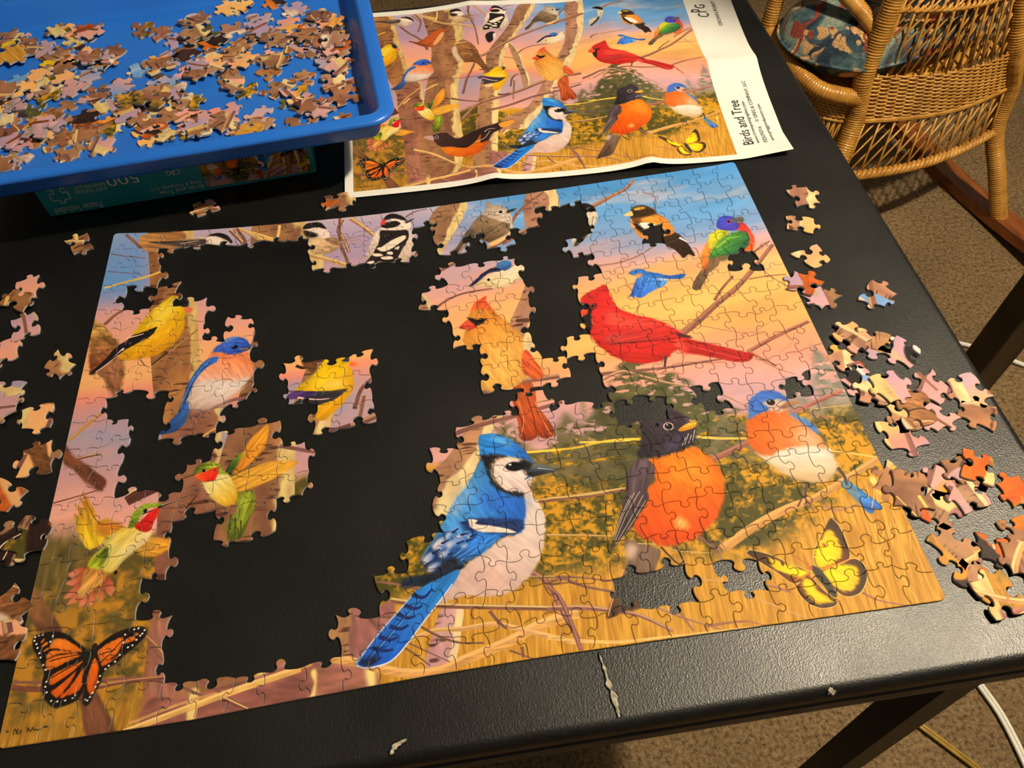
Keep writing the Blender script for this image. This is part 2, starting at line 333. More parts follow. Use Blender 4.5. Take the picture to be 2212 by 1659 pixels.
def background():
    yy,xx=np.mgrid[0:AH,0:AW].astype(np.float32);u=xx/AW;v=yy/AH
    cl=fbm(u*5+v*2,v*16+u*3,4);big=vn(u*3,v*5+4)
    vr=v+(cl-.5)*.13
    right=ramp(vr,[(0,(72,146,214)),(.1,(100,160,216)),(.17,(128,160,205)),(.23,(208,166,166)),(.29,(238,176,120)),(.36,(244,188,104)),(.44,(242,178,102)),(.50,(242,164,122)),(.56,(240,160,140)),(.61,(205,160,165)),(.7,(200,150,150))])
    wht=np.clip((fbm(u*6+9,v*15+2,4)-.56)*6,0,1)*np.clip((.26-v)*8,0,1)
    right=mixc(right,rgb((226,198,196)),wht*.8)
    left=ramp(vr,[(0,(206,182,192)),(.05,(184,164,190)),(.12,(170,146,174)),(.2,(216,160,162)),(.3,(240,166,136)),(.4,(246,182,112)),(.45,(238,144,126)),(.52,(164,152,172)),(.58,(196,150,152)),(.65,(240,170,150)),(.75,(225,165,160))])
    right=right*(.88+.22*fbm(u*9+v*4,v*30+u*5,3))[...,None]
    s=np.clip((u-.42)/.22,0,1);I=mixc(left,right,s)
    tl=np.clip((.09-u)*22,0,1)*np.clip((.22-v)*16,0,1);I=mixc(I,rgb((92,150,212)),tl*np.clip(.6+big*.5,0,1))
    # meadow
    K=int(.55*AH);Ifull=I;I=I[K:];u0,v0=u,v;u,v=u[K:],v[K:]
    n=fbm(u*80,v*62,3);n2=fbm(u*7+3,v*8,3);n3=vn(u*330,v*250);dab=vn(u*210+7,v*170)
    t=np.clip((n-.5)*2.4+(n2-.5)*1.8+(n3-.5)*.9+(dab-.5)*.8+.42,0,1)
    mead=mixc(np.broadcast_to(rgb((72,68,26)),I.shape),rgb((202,146,32)),t)
    gr=.6*vn(u*420+v*30,v*26)+.4*vn(u*900+v*60,v*50)
    gold=mixc(np.broadcast_to(rgb((160,108,30)),I.shape),rgb((228,172,66)),np.clip(gr*1.1,0,1))
    gline=.865+.03*(vn(u*14,v*3)-.5)-.10*np.clip((u-.82)*6,0,1)+.03*np.clip((.3-u)*5,0,1)
    mead=mixc(mead,gold,np.clip((v-gline)*28,0,1))
    olive=mixc(np.broadcast_to(rgb((92,78,36)),I.shape),rgb((186,130,40)),np.clip((n-.38)*3+(n2-.5)*2+np.clip((v-.78)*3,-.6,.6),0,1))
    olive=mixc(olive,gold*.86,np.clip((v-.93)*16,0,1))
    sl=np.clip((.33-u)*14,0,1);mead=mixc(mead,olive,sl)
    hor=.64-.02*np.clip((u-.85)*8,0,1)+.06*np.clip((.3-u)*10,0,1)+.05*(vn(u*30,v*4)-.5)
    Ifull[K:]=mixc(I,mead,np.clip((v-hor)*60,0,1));I=Ifull.astype(np.float32);u,v=u0,v0
    # pines: dark boughs, broken by sky
    def pine(cx,top,bot,hw,col):
        y0,y1=int(top*AH),int(min(1,bot)*AH);x0,x1=int(max(0,cx-hw*1.3)*AW),int(min(1,cx+hw*1.3)*AW)
        U,V=u[y0:y1,x0:x1],v[y0:y1,x0:x1];J=I[y0:y1,x0:x1]
        f=np.clip((V-top)/(bot-top),0,1);edge=hw*(f**.8)*(.75+.5*vn(U*3+cx*50,V*95))
        m=np.clip((edge-np.abs(U-cx))*70,0,1)*np.clip((bot-V)*25,0,1)
        m=m*np.clip((fbm(U*85+cx*9,V*130,3)-.33)*7,0,1)
        c=mixc(np.broadcast_to(rgb(col),J.shape),rgb((col[0]*1.5,col[1]*1.5,col[2]*1.45)),fbm(U*120,V*90,3))
        I[y0:y1,x0:x1]=mixc(J,c,m)
    pine(.735,.475,.735,.12,(72,70,42));pine(.78,.52,.75,.12,(66,66,40));pine(.70,.54,.76,.10,(60,58,36));pine(.635,.58,.74,.07,(84,76,52));pine(.84,.60,.75,.07,(86,80,60));pine(.985,.50,.68,.05,(104,100,92));pine(.93,.57,.68,.045,(122,110,106));pine(.555,.56,.72,.05,(92,82,58));pine(.66,.50,.70,.012,(92,84,52))
    U,V=u[900:1320,:260],v[900:1320,:260];sl=np.clip((.07-U)*30,0,1)*np.clip((V-.66)*20,0,1)*np.clip((.86-V)*9,0,1)
    I[900:1320,:260]=mixc(I[900:1320,:260],mixc(np.broadcast_to(rgb((72,62,30)),U.shape+(3,)),rgb((132,112,66)),vn(U*260,V*40)),sl*.8)
    return I.astype(np.float32)
def bark(I,poly,base=(150,106,66),dark=(98,60,40),light=(238,216,142),side=1,lw=.3):
    """birch trunk: brown shade, pale sunlit flank, dark lenticels"""
    H,W=I.shape[:2];r=mask(poly,3,W,H)
    if r is None: return
    m,x0,y0=r;h,w=m.shape;yy,xx=np.mgrid[y0:y0+h,x0:x0+w].astype(np.float32)
    n=fbm(xx/34,yy/70,4);st=vn(xx/26+5,yy/4.5)*vn(xx/55,yy/14+9)
    c=mixc(np.broadcast_to(rgb(base),(h,w,3)),rgb(dark),np.clip((n-.38)*1.7,0,1)*.75)
    c=mixc(c,rgb((base[0]*1.28,base[1]*1.26,base[2]*1.2)),np.clip((fbm(xx/60+20,yy/120,3)-.5)*3,0,1)*.7)
    c=mixc(c,rgb((70,38,28)),np.clip((st-.40)*5,0,1)*.8)
    cs=np.cumsum(m,1);tot=cs[:,-1:]+1e-3;f=cs/tot if side>0 else 1-cs/tot
    lt=np.clip((f-(1-lw)+(vn(xx/20,yy/30)-.5)*.16)/.07,0,1)
    c=mixc(c,rgb(light),lt*(.55+.45*vn(xx/15,yy/40)))
    I[y0:y0+h,x0:x0+w]=I[y0:y0+h,x0:x0+w]*(1-m[...,None])+c*m[...,None]
def paint(ops,W=AW):
    k=1.
    I=background()
    for o in ops:
        t=o[0]
        if t=='b': bark(I,smooth(o[1],True,6),*o[2:])
        elif t=='p': fill(I,smooth(o[2],True,5) if o[3] else np.array(o[2],float),o[1],o[4],o[5],o[6],o[7],k)
        elif t=='l': line(I,o[2],o[1],o[3],o[4],o[5],k)
        elif t=='e':
            a=np.linspace(0,2*np.pi,22,endpoint=False);ca,sa=np.cos(np.radians(o[6])),np.sin(np.radians(o[6]))
            x=o[4]*np.cos(a);y=o[5]*np.sin(a);fill(I,np.c_[o[2]+x*ca-y*sa,o[3]+x*sa+y*ca],o[1],0,0,None,1.,k)
    return I

# shapes of the printed picture, in picture units (2000 x 1500)
OPS=[
('b',[(109,-42),(236,-25),(273,220),(302,431),(326,654),(315,985),(315,1461),(289,1510),(276,1224),(258,876),(207,659),(167,435),(139,202)],(158,108,64),(110,66,42),(232,200,120),1,0.22),
('b',[(263,752),(371,682),(397,833),(401,997),(392,1287),(379,1524),(289,1510),(272,1175),(253,926)],(150,100,74),(96,56,50),(228,196,130),1,0.14),
('b',[(434,-12),(604,11),(654,200),(642,500),(588,818),(586,1103),(586,1277),(499,1541),(367,1522),(382,995),(431,690),(463,362)],(148,104,70),(92,54,46),(240,214,136),1,0.24),
('b',[(1008,14),(1110,15),(987,268),(881,476),(847,748),(801,952),(729,1502),(616,1522),(690,936),(757,627),(786,463),(929,213)],(158,118,82),(104,66,56),(242,218,146),1,0.3),
('b',[(910,399),(960,452),(977,612),(990,800),(953,827),(939,651)],(170,130,96),(120,80,66),(244,222,160),1,0.3),
('b',[(1292,26),(1396,-11),(1350,305),(1251,628),(1196,731),(1112,849),(1041,986),(951,1135),(846,1150),(790,1191),(816,1056),(956,974),(1073,779),(1169,571),(1255,352)],(168,124,92),(112,70,58),(246,226,166),1,0.36),
('b',[(1304,-23),(1398,-11),(1362,294),(1275,540),(1212,667),(1110,870),(1073,843),(1170,571),(1244,385)],(172,126,100),(116,70,58),(246,226,160),1,0.36),
('b',[(908,1362),(935,1357),(958,1367),(951,1406),(929,1480),(894,1482),(866,1478),(885,1419)],(206,160,158),(150,96,104),(244,222,160),1,0.3),
('p',(160,104,88),[(545,1415),(586,1422),(666,1428),(718,1431),(757,1464),(761,1507),(643,1503),(549,1499)],1,2,0,(8,0.25,60,14),1.0),
('p',(150,98,92),[(719,1326),(762,1333),(802,1324),(806,1363),(777,1400),(730,1436),(707,1426)],1,2,0,(70,0.25,60,14),1.0),
('p',(244,214,130),[(626,1450),(639,1449),(636,1499),(625,1499)],1,2,0,None,1.0),
('p',(246,222,140),[(741,1453),(760,1462),(760,1504),(745,1496)],1,4,0,None,1.0),
('p',(158,104,88),[(285,1291),(346,1285),(347,1321),(364,1371),(344,1396),(346,1452),(311,1497),(307,1494)],1,2,0,(80,0.25,60,14),1.0),
('p',(142,88,78),[(301,1443),(350,1452),(491,1442),(606,1429),(607,1504),(303,1501)],1,2,0,(10,0.28,60,14),1.0),
('p',(236,206,126),[(377,1443),(397,1446),(391,1504),(377,1504)],1,2,0,None,1.0),
('p',((150,106,62),(104,66,44),(22,1184,48,1268)),[(4,1159),(42,1209),(85,1271),(58,1271),(29,1260),(3,1219)],1,2,0.2,(60,0.2,40,8),1.0),
('p',((128,82,56),(112,70,48),(158,1411,194,1496)),[(143,1409),(178,1414),(205,1445),(233,1500),(179,1500),(159,1452)],1,2,0.2,(70,0.25,50,9),1.0),
('p',((120,70,42),(104,58,42),(16,791,104,905)),[(-1,781),(24,815),(56,841),(93,875),(118,900),(117,928),(95,921),(62,889),(31,852),(3,834)],1,3,0.15,(45,0.3,40,9),1.0),
('p',(150,96,62),[(8,479),(56,488),(107,520),(116,604),(108,653),(61,581),(38,544)],1,3,0.1,(60,0.35,30,9),1.0),
('p',((206,158,80),(120,66,38),(20,379,56,515)),[(-5,376),(19,372),(43,400),(76,445),(88,478),(60,520),(22,555)],1,3,0.15,(30,0.5,22,12),1.0),
('p',((196,140,80),(160,104,58),(92,13,226,102)),[(87,16),(154,8),(217,8),(229,34),(233,114),(165,96),(97,76)],1,2,0,(8,0.25,60,8),1.0),
('l',(132,86,66),[(39,8),(69,41),(96,73)],10.3,8.7,None),
('l',(120,66,66),[(7,93),(59,107),(117,117)],3.5,2.7,None),
('l',(120,66,66),[(8,168),(62,177),(116,189)],2.7,1.9,None),
('l',(214,164,70),[(7,237),(74,215),(139,194),(199,163)],6.7,11.2,(240,200,110)),
('l',(140,90,80),[(9,257),(43,253),(79,243)],2.2,1.1,None),
('l',(132,86,66),[(33,382),(61,344),(106,311)],12.3,6.5,None),
('l',(120,60,56),[(45,301),(77,284)],3.7,1.1,None),
('l',(132,86,66),[(365,12),(391,51),(420,96)],15.8,13.4,(236,208,140)),
('l',(226,176,84),[(384,9),(444,40),(504,78)],10.3,15.8,(244,206,120)),
('l',(226,190,110),[(517,8),(514,56),(501,107)],8.7,10.3,None),
('l',(130,88,82),[(400,81),(441,57)],3.9,2.3,None),
('l',(170,120,64),[(301,428),(257,475),(226,508),(187,552)],7.9,4.3,None),
('l',(64,50,30),[(226,503),(207,523),(187,547)],9.1,3.5,None),
('l',(128,84,76),[(714,10),(700,57),(717,108),(731,169)],11.9,10.3,(236,208,140)),
('l',(176,126,96),[(740,8),(784,64),(824,126)],18.3,15.9,(236,208,140)),
('l',(150,100,92),[(655,113),(713,110),(783,94)],3.9,3.1,None),
('l',(130,90,82),[(911,34),(940,15),(980,8)],6.4,4.0,None),
('l',(110,80,70),[(889,-251),(889,-247)],0.4,0.4,None),
('l',(132,86,66),[(1203,216),(1239,123),(1288,59),(1358,6)],11.5,8.5,None),
('l',(128,84,76),[(955,489),(994,451),(1051,426),(1140,420)],9.3,6.4,None),
('l',(190,144,90),[(377,-7),(458,65),(546,137),(648,181),(736,235)],12.8,18.5,(236,208,140)),
('l',(132,86,66),[(287,115),(340,194),(405,273),(441,382)],12.6,15.4,None),
('l',(132,86,66),[(383,6),(415,84),(395,189)],10.0,10.0,None),
('l',(132,86,66),[(706,-13),(704,110),(729,234),(736,399)],10.1,8.6,None),
('l',(128,84,76),[(740,513),(853,414),(974,326),(1118,250),(1256,183),(1374,137)],20.5,15.0,(210,160,110)),
('l',(128,84,76),[(701,575),(665,679),(613,843)],12.2,14.9,None),
('l',(128,84,76),[(223,778),(316,738),(410,698),(490,698),(595,718),(747,745)],14.4,5.2,None),
('l',(214,170,90),[(244,915),(312,832),(393,770),(476,707)],6.5,3.9,None),
('l',(128,84,76),[(592,1034),(669,954),(772,906),(917,853),(1058,798),(1155,779),(1280,775)],21.9,15.5,(200,150,100)),
('l',(128,84,76),[(730,1003),(867,951),(1005,897),(1142,874),(1270,849)],16.9,10.4,None),
('l',(128,84,76),[(545,864),(628,897),(711,929)],13.1,5.2,None),
('l',(196,148,92),[(320,1235),(423,1282),(512,1352),(600,1411),(710,1436)],16.3,12.5,(236,208,140)),
('l',(128,84,76),[(6,1370),(142,1390),(275,1400),(359,1431),(501,1514)],5.5,5.5,None),
('l',(196,148,92),[(260,1488),(382,1461),(505,1452),(630,1433)],6.1,4.9,None),
('l',(128,84,76),[(267,1307),(313,1369),(385,1416),(478,1484)],5.6,4.3,None),
('l',(128,84,76),[(714,1258),(800,1280),(867,1308)],6.3,5.1,None),
('l',(150,100,80),[(870,519),(923,538),(966,589)],6.9,5.5,None),
('l',(150,100,80),[(905,777),(884,912)],10.7,8.0,None),
('l',(132,86,66),[(1194,224),(1287,175),(1387,139)],10.0,12.9,None),
('l',(150,100,76),[(1495,112),(1559,80),(1620,49),(1654,9)],17.5,9.6,(190,140,106)),
('l',(136,86,70),[(1632,679),(1694,638),(1763,586),(1839,534),(1919,462),(1994,392)],22.0,11.7,(176,120,92)),
('l',(140,86,70),[(1792,770),(1882,732),(1990,697)],12.8,11.4,(180,120,96)),
('l',(140,86,66),[(1880,512),(1937,510),(1991,516)],4.3,3.3,None),
('l',(130,86,66),[(1871,458),(1939,403),(1990,376)],8.1,5.1,None),
('l',(140,90,70),[(1758,573),(1795,531),(1839,491)],9.2,7.1,None),
('l',(146,98,80),[(1926,474),(1949,520),(1989,576)],3.3,2.2,None),
('l',(160,112,90),[(1454,375),(1523,374),(1584,359),(1646,325)],6.7,4.5,None),
('l',(140,100,96),[(1461,284),(1483,254),(1504,227)],2.3,1.5,None),
('l',(150,100,96),[(1483,289),(1504,282),(1511,260)],1.5,1.1,None),
('l',(160,96,80),[(1674,80),(1701,114),(1681,179)],2.8,3.2,None),
('l',(150,100,80),[(1692,657),(1771,692),(1824,705),(1887,678)],2.4,1.0,None),
('l',(150,100,80),[(1823,706),(1868,723),(1905,718)],1.7,0.7,None),
('l',(150,104,92),[(1389,400),(1408,377),(1444,369)],14.8,7.4,None),
('l',(150,90,80),[(1937,729),(1918,761),(1873,788)],1.4,0.7,None),
('l',(130,80,64),[(1799,771),(1821,797),(1852,828)],5.4,4.0,None),
('l',(118,78,72),[(1282,811),(1335,795),(1390,777),(1457,780),(1559,785),(1662,783),(1718,782)],13.2,5.9,(160,110,92)),
('l',(150,104,90),[(1341,817),(1386,796),(1444,778),(1481,796),(1562,839),(1661,880),(1737,943)],11.2,4.6,(236,208,140)),
('l',(136,84,74),[(1595,1084),(1644,1068),(1705,1047)],17.1,15.3,(170,116,98)),
('l',(152,94,84),[(1839,980),(1910,958),(1991,935)],13.9,12.6,(186,124,104)),
('l',(230,192,84),[(1290,981),(1346,989),(1443,997)],6.3,6.3,None),
('l',(230,192,92),[(1579,1011),(1641,1026),(1705,1036)],8.1,6.2,None),
('l',(226,186,96),[(1896,1104),(1944,1119),(1994,1137)],5.5,5.5,None),
('l',(190,138,76),[(1556,1316),(1640,1274),(1726,1241),(1810,1221),(1884,1191),(2000,1141)],22.6,17.0,(222,172,98)),
('l',(140,86,80),[(1883,993),(1924,1008),(1958,1029),(1988,1060)],2.5,1.6,None),
('l',(140,86,80),[(1958,1029),(1959,1052),(1982,1067)],1.9,1.3,None),
('l',(214,170,100),[(1896,978),(1935,978),(1991,981)],2.5,1.9,None),
('l',(196,150,100),[(1930,905),(1958,920),(1988,931)],2.3,1.9,None),
('l',(170,120,86),[(1817,1244),(1850,1260),(1902,1252)],8.2,4.1,None),
('l',(150,100,70),[(1794,762),(1826,811),(1857,842),(1891,863)],5.4,2.7,(210,160,110)),
('l',(126,80,62),[(1160,1131),(1272,1131),(1393,1130)],11.9,10.8,(226,196,96)),
('l',(226,186,60),[(1154,989),(1267,995),(1364,988),(1444,995)],6.9,6.2,None),
('l',(150,110,90),[(1206,838),(1243,836),(1280,834)],8.5,7.2,(236,208,140)),
('l',(128,84,76),[(1109,850),(1149,849)],9.8,8.5,None),
('l',(126,84,64),[(1184,1130),(1286,1134),(1367,1130)],12.4,11.1,(230,200,120)),
('l',(176,132,84),[(1163,1221),(1250,1235),(1318,1248)],5.7,3.8,(230,196,120)),
('l',(120,78,62),[(802,1321),(882,1346),(1000,1370),(1207,1408)],12.8,11.0,(240,214,140)),
('l',(214,158,88),[(666,1426),(729,1448),(808,1481),(885,1494),(959,1476),(1049,1455),(1112,1432),(1206,1415)],17.5,24.6,(236,188,116)),
('l',(204,154,96),[(835,1417),(895,1406),(951,1412),(1025,1413),(1095,1442),(1193,1482)],10.0,11.8,(234,192,124)),
('l',(120,80,72),[(720,1343),(761,1353),(800,1360)],4.8,5.4,None),
('l',(116,78,70),[(753,1353),(772,1381),(795,1404)],7.2,5.4,None),
('l',(110,76,60),[(861,1391),(897,1418),(942,1441),(994,1450)],5.3,3.6,None),
('l',(110,76,70),[(817,1425),(848,1452),(877,1480)],4.1,2.6,None),
('l',(110,76,70),[(826,1418),(868,1446),(918,1478)],3.2,2.1,None),
('l',(120,76,70),[(1116,1304),(1151,1340),(1170,1404),(1195,1475)],12.3,10.4,(180,130,110)),
('l',(116,78,70),[(1014,1382),(1031,1410),(1047,1428)],7.8,5.4,None),
('l',(120,80,70),[(1046,1475),(1092,1500)],4.6,2.3,None),
('l',(116,76,66),[(1073,1471),(1073,1494)],7.6,5.8,None),
('l',(110,80,60),[(1114,1318),(1220,1335)],5.5,4.9,(226,190,110)),
('l',(120,80,66),[(1156,1344),(1218,1344)],4.2,3.0,None),
('l',(132,88,84),[(1140,1396),(1217,1406),(1280,1422),(1336,1442),(1397,1485)],13.7,6.6,(214,170,120)),
('l',(140,96,84),[(1350,1410),(1417,1454),(1509,1500)],6.6,3.6,(206,160,110)),
('l',(226,180,104),[(1129,1461),(1260,1489),(1406,1496),(1584,1500)],8.7,3.5,None),
('l',(120,76,72),[(1149,1345),(1171,1377),(1185,1433),(1195,1497)],10.3,9.7,(170,124,110)),
('l',(128,88,76),[(1150,1339),(1187,1334),(1226,1357),(1289,1380)],6.7,6.1,None),
('l',(130,88,76),[(1170,1325),(1215,1334),(1303,1358)],3.7,3.7,None),
('l',(200,156,104),[(1481,1378),(1556,1398),(1603,1443),(1693,1500)],3.6,2.4,None),
('l',(150,100,80),[(1419,1426),(1426,1455),(1440,1491)],5.9,5.3,None),
('l',(140,90,80),[(1575,1417),(1631,1415),(1673,1435)],4.2,6.0,(200,150,110)),
('l',(150,100,80),[(1469,1484),(1550,1485),(1596,1500)],6.4,2.3,None),
('l',(150,96,86),[(1826,1459),(1855,1481),(1906,1499)],5.3,2.0,None),
('l',(228,178,98),[(250,1504),(356,1480),(464,1459),(606,1437)],12.3,16.2,(246,206,130)),
('l',(112,66,56),[(3,1380),(36,1388),(74,1394)],11.6,10.5,None),
('l',(112,66,56),[(176,1406),(221,1403),(263,1403),(326,1406)],9.8,7.5,(206,156,92)),
('l',(140,92,60),[(270,1310),(297,1337),(317,1361),(342,1377)],5.4,6.0,(226,176,104)),
('l',(120,70,60),[(448,1469),(500,1501)],8.6,6.9,(244,214,130)),
('l',(186,126,54),[(6,769),(51,719),(101,667)],9.8,7.8,(220,168,84)),
('l',(110,60,48),[(40,827),(93,820)],7.7,6.4,(236,206,140)),
('l',(112,62,52),[(2,948),(58,937),(110,925)],3.7,3.1,None),
('l',(206,170,140),[(5,982),(39,975),(62,972)],3.1,1.8,None),
('l',(236,196,96),[(281,883),(301,864),(323,841)],7.6,6.9,None),
('l',(236,196,96),[(402,799),(445,774),(482,758)],6.5,7.8,None),
('l',(92,52,46),[(180,968),(213,948),(247,929)],27.7,46.1,None),
('l',(240,206,120),[(177,950),(199,936),(231,923)],4.3,4.9,None),
('l',(112,72,60),[(934,718),(905,745),(892,770),(880,817)],10.8,10.8,None),
('l',(104,66,62),[(803,870),(835,874),(871,865)],13.8,12.1,None),
('l',(60,36,24),[(720,655),(742,665),(756,654),(771,670)],9.1,9.1,None),
('p',((206,100,34),(170,80,34),(521,194,415,344)),[(336,275),(377,292),(426,264),(471,217),(514,191),(542,191),(583,205),(544,218),(541,268),(505,339),(456,358),(405,337)],1,2,0.2,(-25,0.2,20,5),1.0),
('p',(228,170,110),[(518,241),(544,221),(537,267),(499,332),(471,340),(495,285)],1,3,0,None,1.0),
('l',(120,60,30),[(336,275),(396,312),(443,342)],11.1,13.8,None),
('p',((176,120,70),(120,76,44),(614,359,704,531)),[(583,412),(593,368),(644,328),(684,363),(720,431),(739,524),(780,674),(744,663),(707,576),(648,551),(604,506)],1,2,0.2,(35,0.35,20,6),1.0),
('p',(216,190,160),[(585,390),(606,381),(614,462),(642,544),(603,511),(581,446)],1,3,0,None,1.0),
('p',(226,176,50),[(587,361),(616,338),(622,354),(593,370)],1,1,0,None,1.0),
('l',(240,226,196),[(615,353),(670,357)],4.8,3.5,None),
('l',(60,40,30),[(607,370),(675,377)],3.5,2.8,None),
('l',(232,200,150),[(627,464),(675,470),(693,507)],3.4,2.1,None),
('l',(70,44,30),[(616,428),(684,437),(726,522)],4.1,5.5,None),
('p',(150,110,80),[(562,369),(594,356),(588,384)],1,1,0,None,1.0),
('p',((70,46,42),(44,28,26),(432,1121,615,1224)),[(418,1148),(451,1128),(502,1126),(555,1177),(641,1145),(739,1120),(787,1092),(841,1074),(872,1084),(809,1135),(746,1185),(708,1257),(666,1298),(580,1267),(470,1232),(435,1189)],1,2,0.2,(-15,0.25,30,6),1.0),
('p',((240,132,26),(216,90,20),(520,1230,575,1333)),[(466,1237),(520,1237),(594,1260),(654,1220),(683,1176),(677,1243),(715,1243),(678,1305),(607,1328),(527,1312),(485,1282)],1,2,0.2,(10,0.16,20,5),1.0),
('p',(240,150,50),[(786,1102),(854,1073),(872,1089),(809,1135)],1,2,0,None,1.0),
('l',(240,214,190),[(703,1169),(723,1152),(763,1143)],4.5,2.6,None),
('l',(240,214,190),[(647,1229),(698,1217),(735,1164)],4.4,2.5,None),
('p',(190,150,150),[(377,1147),(425,1139),(429,1178)],1,1,0,None,1.0),
('e',(200,190,170),448,1154,10.1,12.7,0),
('e',(20,16,16),448,1154,7.0,8.7,0),
('l',(200,120,60),[(646,1314),(616,1367),(570,1406)],6.3,4.4,None),
('p',(30,24,24),[(786,301),(824,270),(850,297),(808,374),(788,359)],1,2,0,None,1.0),
('p',(232,216,206),[(829,295),(851,286),(831,353)],1,2,0,None,1.0),
('p',(200,170,140),[(751,225),(791,254),(773,299)],1,2,0,None,1.0),
('p',((206,180,160),(150,120,100),(251,42,216,79)),[(144,52),(213,44),(270,35),(312,33),(352,55),(367,72),(356,105),(319,123),(265,106),(216,79)],1,2,0.15,(5,0.25,30,6),1.0),
('p',(84,66,60),[(120,47),(190,48),(274,44),(290,51),(285,80),(232,80),(176,61)],1,2,0,(5,0.5,30,5),1.0),
('p',(28,22,22),[(295,31),(321,21),(351,31),(373,63),(371,75),(353,58),(328,38)],1,1,0,(10,0.4,14,4),1.0),
('p',(246,226,206),[(292,42),(316,37),(344,51),(365,71),(346,79),(311,71)],1,3,0,None,1.0),
('l',(20,16,16),[(116,46),(190,49),(236,51)],3.5,2.0,None),
('l',(40,30,28),[(223,75),(273,67),(302,52)],3.1,1.6,None),
('l',(240,226,206),[(214,61),(271,52)],2.0,1.6,None),
('p',((228,194,150),(196,154,110),(619,89,658,160)),[(606,84),(639,79),(677,87),(702,114),(701,138),(684,158),(658,166),(627,158),(602,128)],1,2,0.2,(15,0.2,20,5),1.0),
('p',(140,108,82),[(658,95),(689,94),(708,115),(706,132),(677,122)],1,2,0,(20,0.4,14,4),1.0),
('l',(172,130,100),[(696,120),(738,117),(767,114)],7.0,3.1,None),
('p',(246,222,204),[(596,38),(627,35),(658,44),(674,75),(669,91),(639,86),(615,68)],1,2,0,None,1.0),
('p',(34,26,24),[(589,36),(599,16),(623,10),(646,16),(663,48),(652,43),(631,35),(607,39)],1,1,0,(10,0.4,14,4),1.0),
('p',(38,28,26),[(592,44),(615,54),(637,71),(627,83),(600,75)],1,3,0,None,1.0),
('p',((236,220,190),(214,196,170),(1484,131,1434,244)),[(1471,110),(1496,128),(1505,151),(1494,187),(1477,216),(1454,248),(1425,270),(1407,281),(1406,238),(1414,211),(1437,204),(1463,192),(1469,152)],1,2,0.15,(-60,0.15,20,5),1.0),
('p',(30,26,26),[(1443,98),(1463,88),(1487,95),(1503,118),(1503,137),(1488,129),(1471,114)],1,1,0,(10,0.4,14,4),1.0),
('p',(56,50,46),[(1467,196),(1475,206),(1449,247),(1412,279),(1410,267),(1440,234)],1,2,0,(-55,0.4,20,4),1.0),
('l',(120,110,100),[(1491,157),(1475,206)],2.8,2.0,None),
('p',((240,220,206),(206,178,150),(903,106,879,253)),[(822,80),(873,82),(921,95),(933,154),(927,205),(898,245),(871,268),(843,234),(784,251),(779,211),(795,144),(810,99)],1,2,0.15,(80,0.15,24,5),1.0),
('p',(36,28,28),[(830,85),(872,88),(913,101),(911,144),(886,197),(867,239),(835,235),(786,254),(776,230),(803,186),(824,132)],1,1,0,(-50,0.5,22,6),1.0),
('p',(242,224,196),[(826,168),(846,148),(870,132),(902,121),(905,137),(884,156),(860,175),(837,184)],1,1,0,None,1.0),
('p',(242,224,196),[(815,165),(834,163),(845,177),(830,183)],1,1,0,None,1.0),
('p',(242,224,196),[(799,188),(822,190),(833,202),(810,202)],1,1,0,None,1.0),
('p',(242,224,196),[(825,208),(855,209),(862,222),(836,221)],1,1,0,None,1.0),
('p',(242,224,196),[(783,223),(802,219),(805,229),(790,232)],1,1,0,None,1.0),
('p',(242,224,196),[(813,228),(824,225),(831,235),(820,238)],1,1,0,None,1.0),
('p',(242,224,196),[(868,176),(884,168),(879,184)],1,1,0,None,1.0),
('p',(242,224,196),[(845,189),(860,189),(863,201),(848,200)],1,1,0,None,1.0),
('p',(246,226,204),[(830,79),(847,52),(875,33),(910,53),(925,68),(921,92),(888,94)],1,1,0,None,1.0),
('p',(34,26,26),[(836,43),(852,13),(876,10),(903,31),(912,53),(875,34),(851,35)],1,1,0,(10,0.4,14,4),1.0),
('p',(34,26,26),[(832,58),(851,48),(878,47),(893,63),(873,77),(842,74)],1,1,0,None,1.0),
('p',(226,70,50),[(831,49),(841,29),(848,45),(838,59)],1,1,0,None,1.0),
('e',(60,34,20),879,55,6.4,8.0,0),
('e',(12,10,10),879,55,4.0,5.0,0),
('p',(60,56,56),[(907,57),(938,46),(915,65)],1,1,0,None,1.0),
('p',((150,122,92),(96,76,54),(1182,105,1153,182)),[(1151,73),(1175,94),(1208,116),(1234,137),(1226,180),(1199,215),(1165,214),(1129,189),(1082,191),(1100,136),(1123,98)],1,2,0.2,(-30,0.3,26,6),1.0),
('p',((226,204,180),(240,186,120),(1233,140,1165,208)),[(1233,128),(1235,164),(1205,205),(1167,225),(1153,212),(1191,193),(1221,173)],1,2,0,None,1.0),
('p',((168,146,126),(214,196,178),(1176,23,1228,115)),[(1172,8),(1185,31),(1210,41),(1230,61),(1240,99),(1234,134),(1200,116),(1168,92),(1151,73),(1162,51)],1,1,0.15,(20,0.2,18,5),1.0),
('p',(84,66,52),[(1100,136),(1118,151),(1089,198),(1049,253),(1023,267),(1023,253),(1058,203)],1,2,0,(-55,0.35,30,5),1.0),
('l',(214,190,160),[(1086,192),(1045,258)],2.3,1.2,None),
('e',(232,214,196),1208,72,8.8,11.0,0),
('e',(16,12,12),1208,72,6.4,8.0,0),
('e',(240,240,240),1206,69,1.6,2.0,0),
('p',(50,44,42),[(1228,71),(1261,66),(1232,85)],1,1,0,None,1.0),
('p',((244,226,190),(226,196,140),(1170,355,1143,418)),[(1072,400),(1104,381),(1132,363),(1171,347),(1209,341),(1225,311),(1248,309),(1245,358),(1231,396),(1205,399),(1195,415),(1161,423),(1122,413),(1090,400)],1,2,0.12,(-20,0.12,20,5),1.0),
